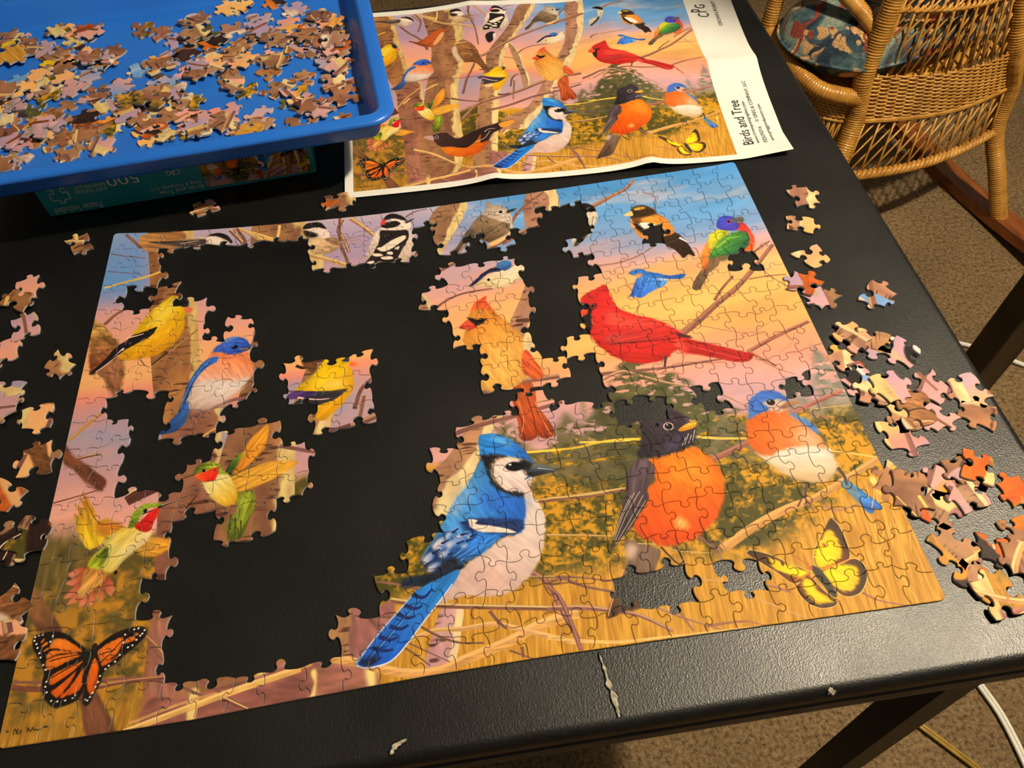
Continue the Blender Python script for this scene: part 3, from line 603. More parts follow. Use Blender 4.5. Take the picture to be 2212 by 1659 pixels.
('p',(32,34,60),[(1071,400),(1097,372),(1118,350),(1150,333),(1179,345),(1163,352),(1133,355),(1108,377),(1091,393)],1,1,0,(-30,0.4,16,4),1.0),
('p',((64,126,190),(40,70,120),(1175,312,1185,352)),[(1159,326),(1179,310),(1202,315),(1203,340),(1185,353),(1171,346)],1,1,0,(-20,0.3,18,4),1.0),
('e',(10,10,12),1131,382,4.4,5.5,0),
('p',(200,130,80),[(1243,314),(1251,316),(1247,343)],1,3,0,None,1.0),
('p',((222,140,50),(240,176,84),(1089,543,1163,679)),[(1067,502),(1095,488),(1129,504),(1150,538),(1177,577),(1201,617),(1196,685),(1191,724),(1187,771),(1147,794),(1090,797),(1057,766),(1048,694),(1043,648),(1037,605),(1047,569),(1058,538)],1,2,0.2,(70,0.16,34,6),1.0),
('p',((224,70,46),(220,110,50),(1111,448,1093,505)),[(1067,502),(1079,472),(1099,456),(1117,446),(1116,469),(1131,508),(1094,495)],1,1,0,(-55,0.2,24,5),1.0),
('p',(32,22,22),[(1056,522),(1086,537),(1110,536),(1095,554),(1073,562),(1054,573),(1064,548)],1,2,0,(10,0.3,14,4),1.0),
('p',((240,90,60),(216,60,44),(1054,537,1051,565)),[(1030,560),(1043,542),(1058,534),(1077,560),(1068,569),(1048,566)],1,1,0.15,None,1.0),
('l',(130,30,24),[(1032,559),(1052,556),(1075,561)],1.8,1.4,None),
('e',(14,10,10),1093,539,6.4,8.0,0),
('e',(230,220,210),1091,536,1.4,1.8,0),
('l',(240,190,110),[(1096,602),(1106,641),(1105,704)],4.2,2.1,None),
('l',(196,110,40),[(1066,625),(1070,680),(1074,734)],2.8,1.4,None),
('p',((226,90,50),(206,90,40),(1203,682,1235,763)),[(1194,680),(1211,676),(1225,717),(1240,764),(1216,777),(1201,763),(1186,741)],1,2,0.15,(60,0.35,40,5),1.0),
('p',((196,92,44),(150,56,24),(1174,812,1186,947)),[(1143,816),(1164,789),(1204,787),(1204,850),(1221,890),(1233,927),(1228,950),(1207,956),(1190,944),(1185,951),(1162,956),(1145,945),(1146,913),(1147,861)],1,1,0.2,(72,0.3,60,7),1.0),
('l',(232,160,110),[(1158,830),(1163,888),(1148,941)],1.6,1.3,None),
('l',(110,36,14),[(1183,818),(1189,884),(1188,943)],3.0,2.3,None),
('l',(232,160,110),[(1200,837),(1210,896),(1225,946)],1.6,1.6,None),
('l',(110,36,14),[(1201,870),(1211,912),(1208,951)],1.9,1.6,None),
('p',((250,206,30),(236,160,20),(153,337,224,489)),[(194,303),(216,288),(239,297),(260,327),(260,350),(261,380),(260,428),(238,477),(199,509),(152,520),(111,519),(92,512),(103,484),(110,448),(125,407),(149,361),(170,329)],1,2,0.22,(-50,0.12,36,7),1.0),
('p',(255,226,90),[(171,339),(204,313),(227,326),(211,374),(172,403)],1,8,0,None,0.6),
('p',(40,36,60),[(234,289),(260,302),(264,333),(244,331),(237,312)],1,1,0,(60,0.3,14,4),1.0),
('p',(236,110,80),[(255,337),(279,345),(270,360),(259,354)],1,1,0,None,1.0),
('p',(30,24,26),[(183,403),(159,415),(123,428),(105,448),(80,468),(53,515),(25,551),(26,557),(62,526),(97,490),(131,464),(166,441),(181,418)],1,1,0,(-40,0.3,24,5),1.0),
('l',(240,214,190),[(102,439),(127,433),(150,426)],5.0,2.8,None),
('l',(230,190,180),[(102,475),(65,525),(36,554)],7.7,2.8,None),
('l',(30,24,26),[(99,484),(58,528),(29,556)],4.2,3.5,None),
('l',(60,50,30),[(153,521),(169,545)],2.8,1.7,None),
('p',((246,140,90),(250,190,160),(394,553,366,629)),[(347,519),(375,525),(417,529),(448,534),(462,573),(465,609),(455,634),(407,637),(339,627),(306,629),(310,599),(328,566)],1,2,0.12,(60,0.14,30,6),1.0),
('p',((246,226,214),(206,176,158),(383,631,341,717)),[(305,629),(339,618),(379,623),(410,632),(456,623),(443,654),(413,687),(382,708),(347,720),(311,711),(293,707),(289,669),(301,645)],1,6,0.15,(-40,0.1,26,6),1.0),
('p',((60,110,190),(30,60,110),(296,691,235,778)),[(298,683),(279,713),(256,746),(230,778),(267,780),(292,761),(303,728)],1,1,0.1,(-45,0.25,40,5),1.0),
('p',((50,110,210),(30,64,140),(343,546,282,709)),[(365,539),(339,543),(316,571),(295,617),(286,660),(280,697),(278,721),(290,694),(298,664),(306,629),(319,598),(341,570),(362,558)],1,1,0.1,(-50,0.3,36,5),1.0),
('l',(130,180,240),[(343,550),(313,591),(292,652),(282,709)],1.7,1.4,None),
('p',((60,100,200),(40,80,190),(395,472,416,534)),[(372,491),(385,476),(413,471),(438,486),(455,514),(451,526),(427,534),(396,534),(371,524),(349,521),(358,502)],1,2,0.15,(10,0.22,22,5),1.0),
('p',(110,160,230),[(374,489),(392,475),(413,473),(406,479),(386,487)],1,3,0,None,1.0),
('e',(12,12,20),409,510,9.1,7.0,0),
('e',(230,230,240),405,507,1.4,1.8,0),
('p',(70,60,64),[(426,517),(455,516),(452,524),(433,525)],1,1,0,None,1.0),
('l',(240,180,120),[(423,520),(447,521)],2.1,1.4,None),
('p',((112,150,40),(40,60,30),(460,870,429,924)),[(413,922),(425,889),(458,864),(453,893),(434,929)],1,1,0.1,(-60,0.3,20,4),1.0),
('p',((248,170,50),(226,140,40),(503,800,441,919)),[(429,926),(443,901),(461,847),(491,806),(511,789),(514,810),(507,863),(481,898),(446,927)],1,2,0.15,(-56,0.22,60,6),1.0),
('p',((206,150,50),(250,180,60),(436,940,542,918)),[(421,939),(465,919),(511,909),(558,911),(592,922),(559,944),(523,964),(481,978),(451,982),(434,961)],1,2,0.15,(-22,0.25,60,6),1.0),
('l',(90,60,30),[(421,938),(465,919),(490,914)],3.1,1.9,None),
('p',((150,160,40),(96,110,30),(470,995,452,1100)),[(441,994),(469,981),(488,993),(492,1027),(475,1068),(468,1103),(447,1112),(433,1110),(425,1063),(448,1033)],1,2,0.15,(-70,0.4,40,6),1.0),
('l',(66,64,28),[(434,1041),(432,1106)],4.2,1.5,None),
('l',(66,64,28),[(446,1053),(447,1112)],4.2,1.5,None),
('l',(66,64,28),[(459,1062),(461,1105)],4.2,1.5,None),
('p',((250,232,150),(236,180,40),(382,945,429,1013)),[(357,938),(387,937),(396,919),(418,926),(439,962),(447,991),(441,1015),(417,1015),(385,990),(365,958)],1,2,0.15,(50,0.12,24,5),1.0),
('p',((90,110,30),(170,180,50),(346,889,381,902)),[(334,912),(345,889),(370,882),(394,893),(405,913),(420,928),(400,924),(358,914)],1,1,0.15,(10,0.35,14,4),1.0),
('p',((240,90,40),(226,40,20),(342,914,383,920)),[(338,918),(364,910),(394,903),(393,922),(386,939),(360,939)],1,1,0,(-20,0.2,14,5),1.0),
('l',(60,46,44),[(339,914),(307,923),(270,934)],3.8,0.9,None),
('e',(14,12,10),359,907,3.8,4.7,0),
('p',((206,140,40),(236,196,40),(74,943,113,1068)),[(68,924),(83,944),(96,966),(111,992),(116,1013),(139,1009),(184,1036),(192,1042),(164,1057),(127,1080),(111,1085),(92,1062),(71,1026),(59,986),(73,992),(55,956),(79,973),(59,935),(80,956)],1,1,0.12,(70,0.3,50,6),1.0),
('l',(150,90,40),[(73,936),(107,998),(128,1018),(190,1040)],2.2,3.7,None),
('p',(190,110,40),[(139,1011),(184,1037),(168,1050),(128,1050),(117,1023)],1,6,0,(20,0.3,24,5),0.8),
('p',((206,150,60),(236,160,40),(249,1077,285,1110)),[(237,1077),(265,1074),(334,1100),(309,1107),(261,1124),(222,1108)],1,2,0.15,(15,0.3,40,5),1.0),
('p',((246,150,110),(150,50,34),(74,1140,121,1130)),[(121,1130),(90,1129),(74,1140),(88,1149)],1,1,0.2,None,1.0),
('p',((246,150,110),(150,50,34),(72,1162,119,1138)),[(119,1138),(88,1152),(72,1162),(97,1169)],1,1,0.2,None,1.0),
('p',((246,150,110),(150,50,34),(74,1198,118,1149)),[(118,1149),(92,1172),(74,1198),(104,1190)],1,1,0.2,None,1.0),
('p',((246,150,110),(150,50,34),(84,1214,117,1162)),[(117,1162),(98,1192),(84,1214),(112,1204)],1,1,0.2,None,1.0),
('p',((246,150,110),(150,50,34),(114,1223,122,1173)),[(122,1173),(111,1197),(114,1223),(129,1212)],1,1,0.2,None,1.0),
('p',((246,150,110),(150,50,34),(137,1226,131,1174)),[(131,1174),(131,1206),(137,1226),(146,1208)],1,1,0.2,None,1.0),
('p',((246,150,110),(150,50,34),(160,1220,143,1169)),[(143,1169),(151,1203),(160,1220),(162,1198)],1,1,0.2,None,1.0),
('p',((246,150,110),(150,50,34),(183,1208,150,1161)),[(150,1161),(168,1196),(183,1208),(175,1181)],1,1,0.2,None,1.0),
('p',((246,150,110),(150,50,34),(185,1201,158,1152)),[(158,1152),(180,1175),(185,1201),(173,1190)],1,1,0.2,None,1.0),
('p',((206,140,60),(226,170,90),(135,1142,120,1198)),[(115,1132),(153,1140),(164,1153),(152,1174),(118,1202),(104,1191),(108,1161)],1,2,0.2,(-60,0.3,26,6),1.0),
('p',((226,206,70),(240,216,150),(129,1108,204,1091)),[(115,1126),(125,1102),(143,1080),(161,1050),(238,1061),(242,1083),(221,1102),(194,1127),(174,1149),(147,1139)],1,2,0.15,(-45,0.15,30,6),1.0),
('p',((160,180,30),(70,84,30),(123,1107,152,1097)),[(117,1125),(128,1101),(147,1083),(158,1095),(153,1118),(146,1134)],1,4,0,(-50,0.4,24,6),1.0),
('e',(40,28,20),182,1151,4.4,5.5,0),
('p',((236,206,90),(244,216,150),(202,1042,240,1067)),[(169,1053),(190,1040),(213,1038),(249,1057),(242,1080),(214,1089),(174,1089)],1,5,0,(-40,0.12,24,5),1.0),
('p',((150,180,40),(96,120,30),(218,987,219,1038)),[(193,1040),(195,1024),(202,1001),(223,982),(261,985),(265,993),(231,996),(222,1010),(214,1032),(205,1042)],1,2,0.12,(-30,0.3,16,4),1.0),
('p',((226,40,30),(200,30,24),(250,1005,226,1048)),[(208,1040),(224,1024),(242,1003),(262,997),(256,1024),(245,1056),(227,1054)],1,1,0.1,(-60,0.2,14,5),1.0),
('l',(40,36,36),[(258,996),(289,986),(327,974)],6.1,0.9,None),
('l',(210,210,210),[(266,991),(312,979)],1.5,0.6,None),
('e',(20,14,10),229,1000,4.3,5.3,0),
('l',(24,20,18),[(224,1008),(247,1001)],3.6,1.8,None),
('p',((252,206,20),(240,170,24),(774,680,853,786)),[(727,730),(750,709),(771,687),(787,661),(798,641),(814,625),(845,620),(863,629),(867,661),(860,672),(871,688),(876,722),(874,756),(862,778),(841,804),(820,824),(803,844),(792,840),(779,832),(779,795),(737,765),(722,741)],1,2,0.18,(-45,0.12,60,12),1.0),
('p',(40,36,84),[(844,619),(856,620),(874,633),(864,645),(862,658),(843,654),(854,644),(849,629)],1,1,0,(60,0.3,20,6),1.0),
('p',((250,110,50),(244,150,90),(871,669,889,668)),[(867,661),(882,662),(897,675),(880,676),(867,674)],1,1,0,None,1.0),
('p',(46,44,46),[(723,783),(737,765),(764,754),(785,747),(820,751),(859,749),(850,763),(827,779),(803,788),(765,797),(739,804)],1,1,0,(-14,0.25,50,8),1.0),
('p',((96,64,130),(60,40,90),(710,752,766,752)),[(702,753),(710,743),(726,739),(778,748),(778,757),(761,763),(737,763),(712,766)],1,1,0,(-10,0.4,40,8),1.0),
('l',(246,196,206),[(730,761),(761,770),(792,775),(814,775)],5.3,2.5,None),
('l',(246,196,206),[(725,783),(737,790)],3.5,1.8,None),
('p',(244,206,150),[(739,807),(765,799),(779,795),(777,816),(743,820)],1,4,0,None,1.0),
('l',(236,190,190),[(799,842),(801,857)],5.2,3.5,None),
('p',(255,226,120),[(801,722),(821,714),(845,723),(859,742),(820,742),(775,736)],1,10,0,None,0.7),
('l',(170,120,30),[(807,676),(825,670),(846,672)],1.5,0.7,None),
('p',((60,40,26),(40,28,20),(1670,293,1732,383)),[(1664,269),(1696,270),(1724,282),(1740,313),(1754,388),(1736,381),(1716,392),(1704,358),(1680,329)],1,1,0,(45,0.35,36,5),1.0),
('l',(236,224,214),[(1728,305),(1745,328)],8.4,3.0,None),
('p',((86,54,30),(230,150,60),(1651,161,1706,261)),[(1607,176),(1619,145),(1652,139),(1678,160),(1687,187),(1706,208),(1718,247),(1718,282),(1691,289),(1654,296),(1640,305),(1617,284),(1603,251),(1598,215)],1,2,0.2,(35,0.2,30,6),1.0),
('p',((246,160,60),(226,130,50),(1640,206,1703,272)),[(1637,200),(1667,194),(1701,203),(1717,252),(1714,282),(1686,277),(1672,239),(1637,218)],1,4,0,(35,0.2,30,6),1.0),
('p',(34,28,24),[(1607,214),(1628,239),(1643,265),(1663,282),(1647,291),(1623,261),(1609,238)],1,2,0,(35,0.3,20,4),1.0),
('p',(244,232,214),[(1621,220),(1647,219),(1674,238),(1693,271),(1685,280),(1659,275),(1634,247)],1,1,0,None,1.0),
('p',((240,170,100),(206,126,60),(1607,211,1634,297)),[(1602,193),(1608,240),(1623,275),(1644,294),(1641,307),(1617,285),(1603,252),(1597,218)],1,3,0,(40,0.15,20,4),1.0),
('p',(54,36,22),[(1608,182),(1618,145),(1652,140),(1677,161),(1686,183),(1652,191),(1623,192)],1,3,0,(15,0.3,18,4),1.0),
('p',(232,180,70),[(1623,149),(1650,146),(1661,154),(1627,159)],1,3,0,None,1.0),
('p',(236,206,130),[(1585,172),(1611,157),(1613,180),(1594,178)],1,1,0,None,1.0),
('e',(12,10,8),1630,163,3.5,4.4,0),
('p',((124,96,70),(90,70,56),(1797,423,1721,517)),[(1784,409),(1824,404),(1809,442),(1774,466),(1730,524),(1709,515),(1732,478),(1762,442)],1,1,0.1,(-62,0.25,40,5),1.0),
('p',((240,170,70),(226,120,50),(1823,324,1768,443)),[(1771,396),(1800,347),(1826,314),(1855,297),(1883,308),(1832,370),(1793,406),(1780,435),(1759,455)],1,2,0.15,(-60,0.2,30,6),1.0),
('p',((226,206,50),(150,180,40),(1833,315,1856,331)),[(1804,354),(1824,313),(1852,295),(1882,302),(1858,331),(1818,367)],1,4,0,(-30,0.2,26,6),1.0),
('p',((226,60,60),(226,110,40),(1929,290,1903,417)),[(1905,303),(1922,278),(1942,290),(1949,340),(1939,382),(1916,415),(1888,427),(1884,405),(1920,371),(1927,326)],1,2,0.2,(70,0.15,24,6),1.0),
('p',((80,150,50),(40,100,60),(1856,331,1898,383)),[(1789,405),(1845,340),(1884,319),(1928,318),(1934,353),(1910,388),(1861,409),(1817,408)],1,2,0.2,(-25,0.3,40,6),1.0),
('l',(150,186,70),[(1825,369),(1873,340),(1913,337)],8.2,2.2,None),
('p',(104,92,60),[(1822,406),(1868,407),(1893,401),(1856,418),(1823,428)],1,3,0,None,1.0),
('p',((56,70,190),(70,60,170),(1881,251,1894,299)),[(1853,286),(1861,258),(1880,241),(1904,243),(1919,259),(1921,291),(1903,308),(1869,301)],1,1,0.18,(10,0.2,18,5),1.0),
('e',(200,80,60),1895,267,6.9,8.7,0),
('e',(14,10,20),1895,267,4.6,5.8,0),
('p',(96,92,88),[(1907,257),(1941,255),(1943,274),(1921,279),(1908,270)],1,1,0.1,None,1.0),
('p',((50,100,200),(70,140,220),(1550,504,1617,456)),[(1561,448),(1593,433),(1635,453),(1648,470),(1632,490),(1590,508),(1564,523),(1547,524),(1543,516),(1534,522),(1531,513),(1523,518),(1541,487)],1,1,0.1,(-60,0.35,40,5),1.0),
('p',((56,120,206),(40,90,190),(1588,424,1690,465)),[(1545,425),(1560,411),(1584,412),(1599,425),(1626,438),(1656,454),(1705,456),(1688,473),(1645,465),(1617,457),(1582,445),(1562,437)],1,1,0.12,(8,0.2,30,5),1.0),
('p',(240,150,90),[(1561,432),(1582,433),(1567,449)],1,3,0,None,1.0),
('p',(210,220,240),[(1617,458),(1648,467),(1636,472)],1,3,0,None,1.0),
('e',(10,10,20),1566,421,2.6,3.2,0),
('l',(60,60,70),[(1541,423),(1550,422)],2.9,1.8,None),
('p',((232,48,44),(206,40,34),(1479,575,1474,754)),[(1468,456),(1473,505),(1484,551),(1520,583),(1562,605),(1608,637),(1635,670),(1655,701),(1707,728),(1767,761),(1801,776),(1801,790),(1773,802),(1733,791),(1679,764),(1631,747),(1604,730),(1578,751),(1540,763),(1486,758),(1438,728),(1405,686),(1389,644),(1386,616),(1401,589),(1398,545),(1384,507),(1399,485),(1440,463)],1,2,0.22,(18,0.14,60,8),1.0),
('p',((244,90,70),(236,70,56),(1476,589,1574,631)),[(1453,560),(1498,586),(1576,622),(1618,653),(1569,649),(1489,625),(1443,607)],1,9,0,(14,0.2,50,7),0.7),
('p',((170,60,56),(196,40,36),(1439,676,1617,671)),[(1426,648),(1486,640),(1558,637),(1609,658),(1652,696),(1593,692),(1507,686),(1434,682)],1,4,0,(-6,0.3,60,6),0.8),
('l',(90,24,24),[(1431,679),(1507,684),(1594,690),(1658,688)],3.1,2.1,None),
('l',(236,180,170),[(1601,636),(1624,659),(1656,697)],2.1,1.4,None),
('l',(120,24,24),[(1653,705),(1718,748),(1770,784)],2.0,1.7,None),
('l',(236,90,80),[(1642,721),(1714,761),(1774,793)],2.7,1.7,None),
('p',(60,40,40),[(1618,678),(1636,677),(1661,697),(1636,691)],1,2,0,None,1.0),
('p',(240,90,70),[(1605,701),(1634,697),(1629,755),(1613,739)],1,6,0,(60,0.2,20,5),0.7),
('p',(34,24,28),[(1379,507),(1399,524),(1422,522),(1422,537),(1405,556),(1398,603),(1387,622),(1380,602),(1377,565),(1393,554),(1391,531)],1,2,0,(70,0.3,16,4),1.0),
('p',((250,110,60),(226,60,40),(1381,522,1375,555)),[(1357,535),(1375,513),(1397,535),(1391,559),(1367,559),(1357,550)],1,1,0.15,None,1.0),
('l',(120,30,20),[(1358,536),(1378,535),(1395,540)],2.5,1.8,None),
('e',(200,60,50),1413,530,7.9,9.8,0),
('e',(12,8,10),1413,530,5.7,7.1,0),
('e',(230,210,210),1412,527,1.4,1.8,0),
('l',(70,50,46),[(1572,746),(1559,783)],8.8,5.4,None),
('l',(70,50,46),[(1451,759),(1461,779)],6.0,4.0,None),
('p',((246,226,214),(226,190,176),(1141,1152,1049,1330)),[(1130,1104),(1149,1101),(1155,1118),(1165,1141),(1170,1177),(1164,1219),(1151,1260),(1130,1295),(1111,1318),(1087,1336),(1060,1348),(1026,1349),(984,1342),(951,1339),(916,1346),(906,1344),(927,1317),(952,1282),(980,1261),(1031,1234),(1065,1215),(1099,1206),(1124,1160)],1,2,0.15,(50,0.08,50,9),1.0),
('p',(214,170,160),[(978,1284),(1035,1277),(1063,1310),(1028,1331),(970,1317)],1,16,0,(-40,0.15,50,7),0.5),
('p',((70,150,220),(30,96,190),(979,1099,1106,1157)),[(1040,990),(1057,1007),(1059,1043),(1073,1078),(1098,1098),(1127,1108),(1130,1140),(1122,1180),(1110,1205),(1065,1210),(976,1215),(910,1214),(876,1241),(884,1219),(913,1180),(944,1130),(971,1090),(1002,1055),(1025,1015)],1,2,0.15,(62,0.2,50,7),1.0),
('p',((206,216,232),(120,170,226),(944,1130,988,1106)),[(965,1099),(996,1065),(1020,1061),(1012,1089),(986,1116),(955,1137)],1,12,0,(60,0.15,40,6),0.8),
('p',(40,100,206),[(1032,1076),(1080,1095),(1127,1124),(1125,1150),(1085,1143),(1036,1124)],1,14,0,(75,0.25,50,6),0.7),
('p',(24,44,90),[(973,1157),(1019,1152),(1071,1164),(1111,1173),(1117,1189),(1094,1208),(1044,1202),(1001,1190)],1,4,0,(10,0.35,30,6),1.0),
('p',((246,226,206),(240,214,196),(995,1164,1089,1199)),[(994,1151),(1014,1157),(1008,1166),(1038,1176),(1068,1186),(1098,1201),(1093,1205),(1058,1197),(1023,1191),(1000,1179),(993,1163)],1,1,0,(40,0.15,24,6),1.0),
('p',((40,110,200),(22,40,80),(999,1204,917,1262)),[(952,1189),(1001,1187),(1044,1199),(1068,1208),(1031,1234),(994,1254),(963,1263),(923,1275),(897,1275),(877,1251),(874,1239),(898,1204),(931,1175)],1,3,0,(-42,0.35,60,7),1.0),
('p',((246,220,214),(110,150,220),(935,1186,951,1184)),[(935,1186),(947,1175),(966,1164),(967,1174),(951,1184),(939,1194)],1,3,0,None,0.95),
('p',((246,220,214),(110,150,220),(905,1203,915,1214)),[(905,1203),(919,1191),(932,1188),(929,1200),(915,1214),(902,1212)],1,3,0,None,0.95),
('p',((246,220,214),(110,150,220),(909,1208,921,1220)),[(909,1208),(925,1199),(945,1195),(942,1209),(921,1220),(908,1220)],1,3,0,None,0.95),
('p',((246,220,214),(110,150,220),(937,1208,952,1216)),[(937,1208),(956,1197),(978,1196),(973,1207),(952,1216),(940,1221)],1,3,0,None,0.95),
('p',((246,220,214),(110,150,220),(916,1229,939,1233)),[(916,1229),(932,1222),(943,1217),(939,1233),(923,1240)],1,3,0,None,0.95),
('p',((246,220,214),(110,150,220),(878,1237,899,1243)),[(878,1237),(897,1221),(905,1227),(899,1243),(886,1252)],1,3,0,None,0.95),
('p',((246,220,214),(110,150,220),(887,1260,913,1262)),[(887,1260),(905,1249),(920,1251),(913,1262),(893,1270)],1,3,0,None,0.95),
('p',((246,220,214),(110,150,220),(956,1192,983,1194)),[(956,1192),(975,1185),(988,1185),(983,1194),(965,1198)],1,3,0,None,0.95),
('p',((246,220,214),(110,150,220),(983,1196,996,1191)),[(983,1196),(996,1191),(993,1201)],1,3,0,None,0.95),
('p',((246,220,214),(110,150,220),(967,1218,985,1211)),[(967,1218),(985,1211),(980,1223)],1,3,0,None,0.95),
('l',(20,30,70),[(951,1181),(967,1171)],5.8,3.1,None),
('l',(20,30,70),[(970,1189),(988,1187)],5.8,3.1,None),
('l',(20,30,70),[(924,1204),(943,1197)],5.7,3.1,None),
('l',(20,30,70),[(959,1210),(977,1205)],5.7,3.1,None),
('l',(20,30,70),[(901,1226),(919,1217)],5.7,3.1,None),
('l',(20,30,70),[(937,1235),(948,1230)],5.7,3.0,None),
('l',(20,30,70),[(981,1208),(1000,1202)],5.7,3.1,None),
('l',(20,30,70),[(991,1198),(1010,1193)],5.7,3.1,None),
('l',(20,30,70),[(881,1254),(899,1243)],5.6,3.0,None),
('l',(90,170,236),[(955,1247),(1007,1220),(1053,1203)],2.2,1.3,None),
('l',(90,170,236),[(964,1253),(1009,1232),(1047,1217)],2.2,1.3,None),
('l',(90,170,236),[(947,1241),(985,1216)],2.2,1.3,None),
('p',(24,34,52),[(826,1279),(845,1273),(880,1275),(912,1275),(954,1266),(971,1269),(930,1285),(904,1297),(882,1302),(852,1298),(831,1298)],1,3,0,(-12,0.35,40,5),1.0),
('p',(30,34,46),[(925,1252),(952,1242),(958,1264),(914,1273),(906,1265)],1,4,0,None,1.0),
('p',((40,130,220),(30,90,200),(885,1310,758,1441)),[(870,1304),(917,1286),(959,1274),(942,1306),(908,1340),(865,1386),(827,1428),(797,1455),(763,1460),(735,1459),(721,1450),(730,1436),(766,1398),(816,1352),(854,1314)],1,1,0.1,(-52,0.22,80,8),1.0),
('l',(226,226,240),[(722,1451),(740,1460),(769,1461),(798,1454),(829,1428),(867,1386),(910,1340),(940,1306)],4.1,2.3,None),
('l',(190,206,236),[(722,1448),(766,1398),(815,1351),(854,1314)],3.5,1.7,None),
('l',(20,50,110),[(735,1452),(789,1403),(839,1356),(894,1311)],2.6,1.7,None),
('l',(120,190,240),[(744,1447),(795,1401),(845,1354)],1.5,1.2,None),
('l',(22,40,96),[(849,1317),(874,1327),(894,1311)],10.4,4.3,None),
('l',(22,40,96),[(831,1339),(854,1350),(870,1346)],10.3,4.2,None),
('l',(22,40,96),[(815,1355),(835,1368),(853,1367)],10.2,4.2,None),
('l',(22,40,96),[(796,1380),(819,1390),(837,1384)],10.1,4.2,None),
('l',(22,40,96),[(772,1399),(797,1410),(812,1407)],10.1,4.1,None),
('l',(22,40,96),[(756,1421),(782,1431),(802,1432)],10.0,4.1,None),
('l',(22,40,96),[(732,1445),(755,1452),(775,1444)],9.9,4.1,None),
('p',(20,30,60),[(726,1450),(744,1439),(770,1441),(758,1456),(740,1457)],1,5,0,None,1.0),
('p',((40,130,214),(40,110,206),(1055,925,1140,997)),[(1043,924),(1062,916),(1094,924),(1126,949),(1150,979),(1166,1016),(1179,1030),(1154,1013),(1118,997),(1079,984),(1043,982),(1040,961)],1,1,0.15,(22,0.22,50,6),1.0),
('p',(120,190,236),[(1064,926),(1098,932),(1129,964),(1102,956)],1,6,0,(22,0.3,40,5),0.6),
('p',((244,222,210),(236,206,200),(1101,1009,1126,1096)),[(1073,1004),(1103,993),(1133,1002),(1156,1022),(1157,1055),(1162,1068),(1148,1089),(1150,1118),(1124,1106),(1090,1092),(1070,1060),(1065,1032)],1,3,0.1,(50,0.12,30,6),1.0),
('p',(24,24,32),[(1042,980),(1079,983),(1105,994),(1082,995),(1064,1007),(1060,1028),(1067,1061),(1091,1088),(1129,1103),(1125,1113),(1089,1098),(1061,1073),(1051,1034),(1045,1003)],1,3,0,(60,0.3,20,5),1.0),
('p',(22,24,34),[(1137,1009),(1163,1023),(1151,1055),(1142,1039),(1129,1032)],1,3,0,None,1.0),
('p',(14,14,18),[(1098,1020),(1116,1011),(1139,1019),(1144,1031),(1123,1039),(1104,1033)],1,1,0,None,1.0),
('e',(240,244,250),1110,1018,3.7,2.7,0),
('l',(70,110,150),[(1160,1055),(1139,1066)],9.2,3.1,None),
('p',((90,100,110),(30,32,40),(1179,1033,1175,1057)),[(1147,1055),(1153,1041),(1179,1028),(1202,1040),(1225,1052),(1200,1057),(1162,1061)],1,1,0,None,1.0),
('l',(180,190,200),[(1175,1039),(1219,1051)],2.5,0.9,None),
('l',(20,20,24),[(1153,1050),(1194,1050)],1.8,0.9,None),
('p',((120,96,80),(84,60,46),(1352,1295,1284,1416)),[(1343,1260),(1376,1275),(1416,1298),(1400,1330),(1376,1379),(1356,1411),(1337,1426),(1309,1428),(1294,1430),(1271,1437),(1264,1432),(1295,1380),(1323,1338),(1341,1301)],1,2,0.15,(-70,0.3,70,8),1.0),
('p',(200,170,150),[(1344,1274),(1368,1281),(1349,1309),(1337,1303)],1,6,0,None,1.0),
('l',(210,150,110),[(1325,1332),(1286,1397),(1266,1434)],2.8,2.4,None),
('l',(50,36,30),[(1352,1349),(1327,1388),(1303,1428)],4.3,2.4,None),
('l',(64,48,42),[(1420,1290),(1433,1314),(1449,1337),(1463,1332)],5.0,3.7,None),
('l',(120,84,70),[(1509,1279),(1533,1298),(1544,1324)],10.6,8.1,None),
('l',(150,110,90),[(1545,1290),(1549,1318),(1545,1341)],4.4,3.1,None),
('l',(150,110,90),[(1557,1292),(1563,1323)],3.7,2.5,None),
('l',(200,160,120),[(1370,1274),(1418,1285),(1451,1304),(1529,1322)],3.1,1.9,None),
('l',(70,50,46),[(1454,1294),(1461,1325)],4.3,3.1,None),
('p',((250,128,24),(226,76,16),(1519,1063,1466,1281)),[(1450,1054),(1497,1048),(1541,1040),(1571,1037),(1592,1064),(1611,1107),(1611,1146),(1592,1201),(1562,1241),(1519,1273),(1470,1289),(1424,1288),(1398,1271),(1376,1252),(1371,1228),(1396,1195),(1422,1165),(1424,1138),(1450,1117),(1452,1082)],1,3,0.2,(75,0.14,40,8),1.0),
('p',(255,160,50),[(1499,1067),(1552,1057),(1581,1088),(1592,1136),(1546,1146),(1492,1117)],1,22,0,(60,0.15,40,8),0.5),
('p',(250,170,80),[(1464,1242),(1482,1222),(1497,1234),(1498,1253),(1474,1253)],1,6,0,(-50,0.3,24,5),0.8),
('p',(255,190,120),[(1472,1237),(1483,1226),(1490,1239),(1480,1251)],1,4,0,(-60,0.3,16,4),0.8),
('p',((92,74,84),(54,44,44),(1436,1065,1344,1250)),[(1419,1055),(1442,1053),(1456,1075),(1452,1101),(1425,1138),(1423,1162),(1393,1199),(1367,1231),(1338,1256),(1309,1274),(1322,1246),(1344,1200),(1368,1146),(1388,1086)],1,1,0.15,(-66,0.35,50,6),1.0),
('l',(206,186,170),[(1406,1142),(1362,1197),(1318,1265)],1.5,1.2,None),
('l',(206,186,170),[(1412,1153),(1365,1214),(1320,1268)],1.5,1.2,None),
('l',(206,186,170),[(1393,1143),(1353,1198),(1318,1258)],1.5,1.2,None),
('l',(206,186,170),[(1415,1167),(1377,1212),(1333,1261)],1.5,1.2,None),
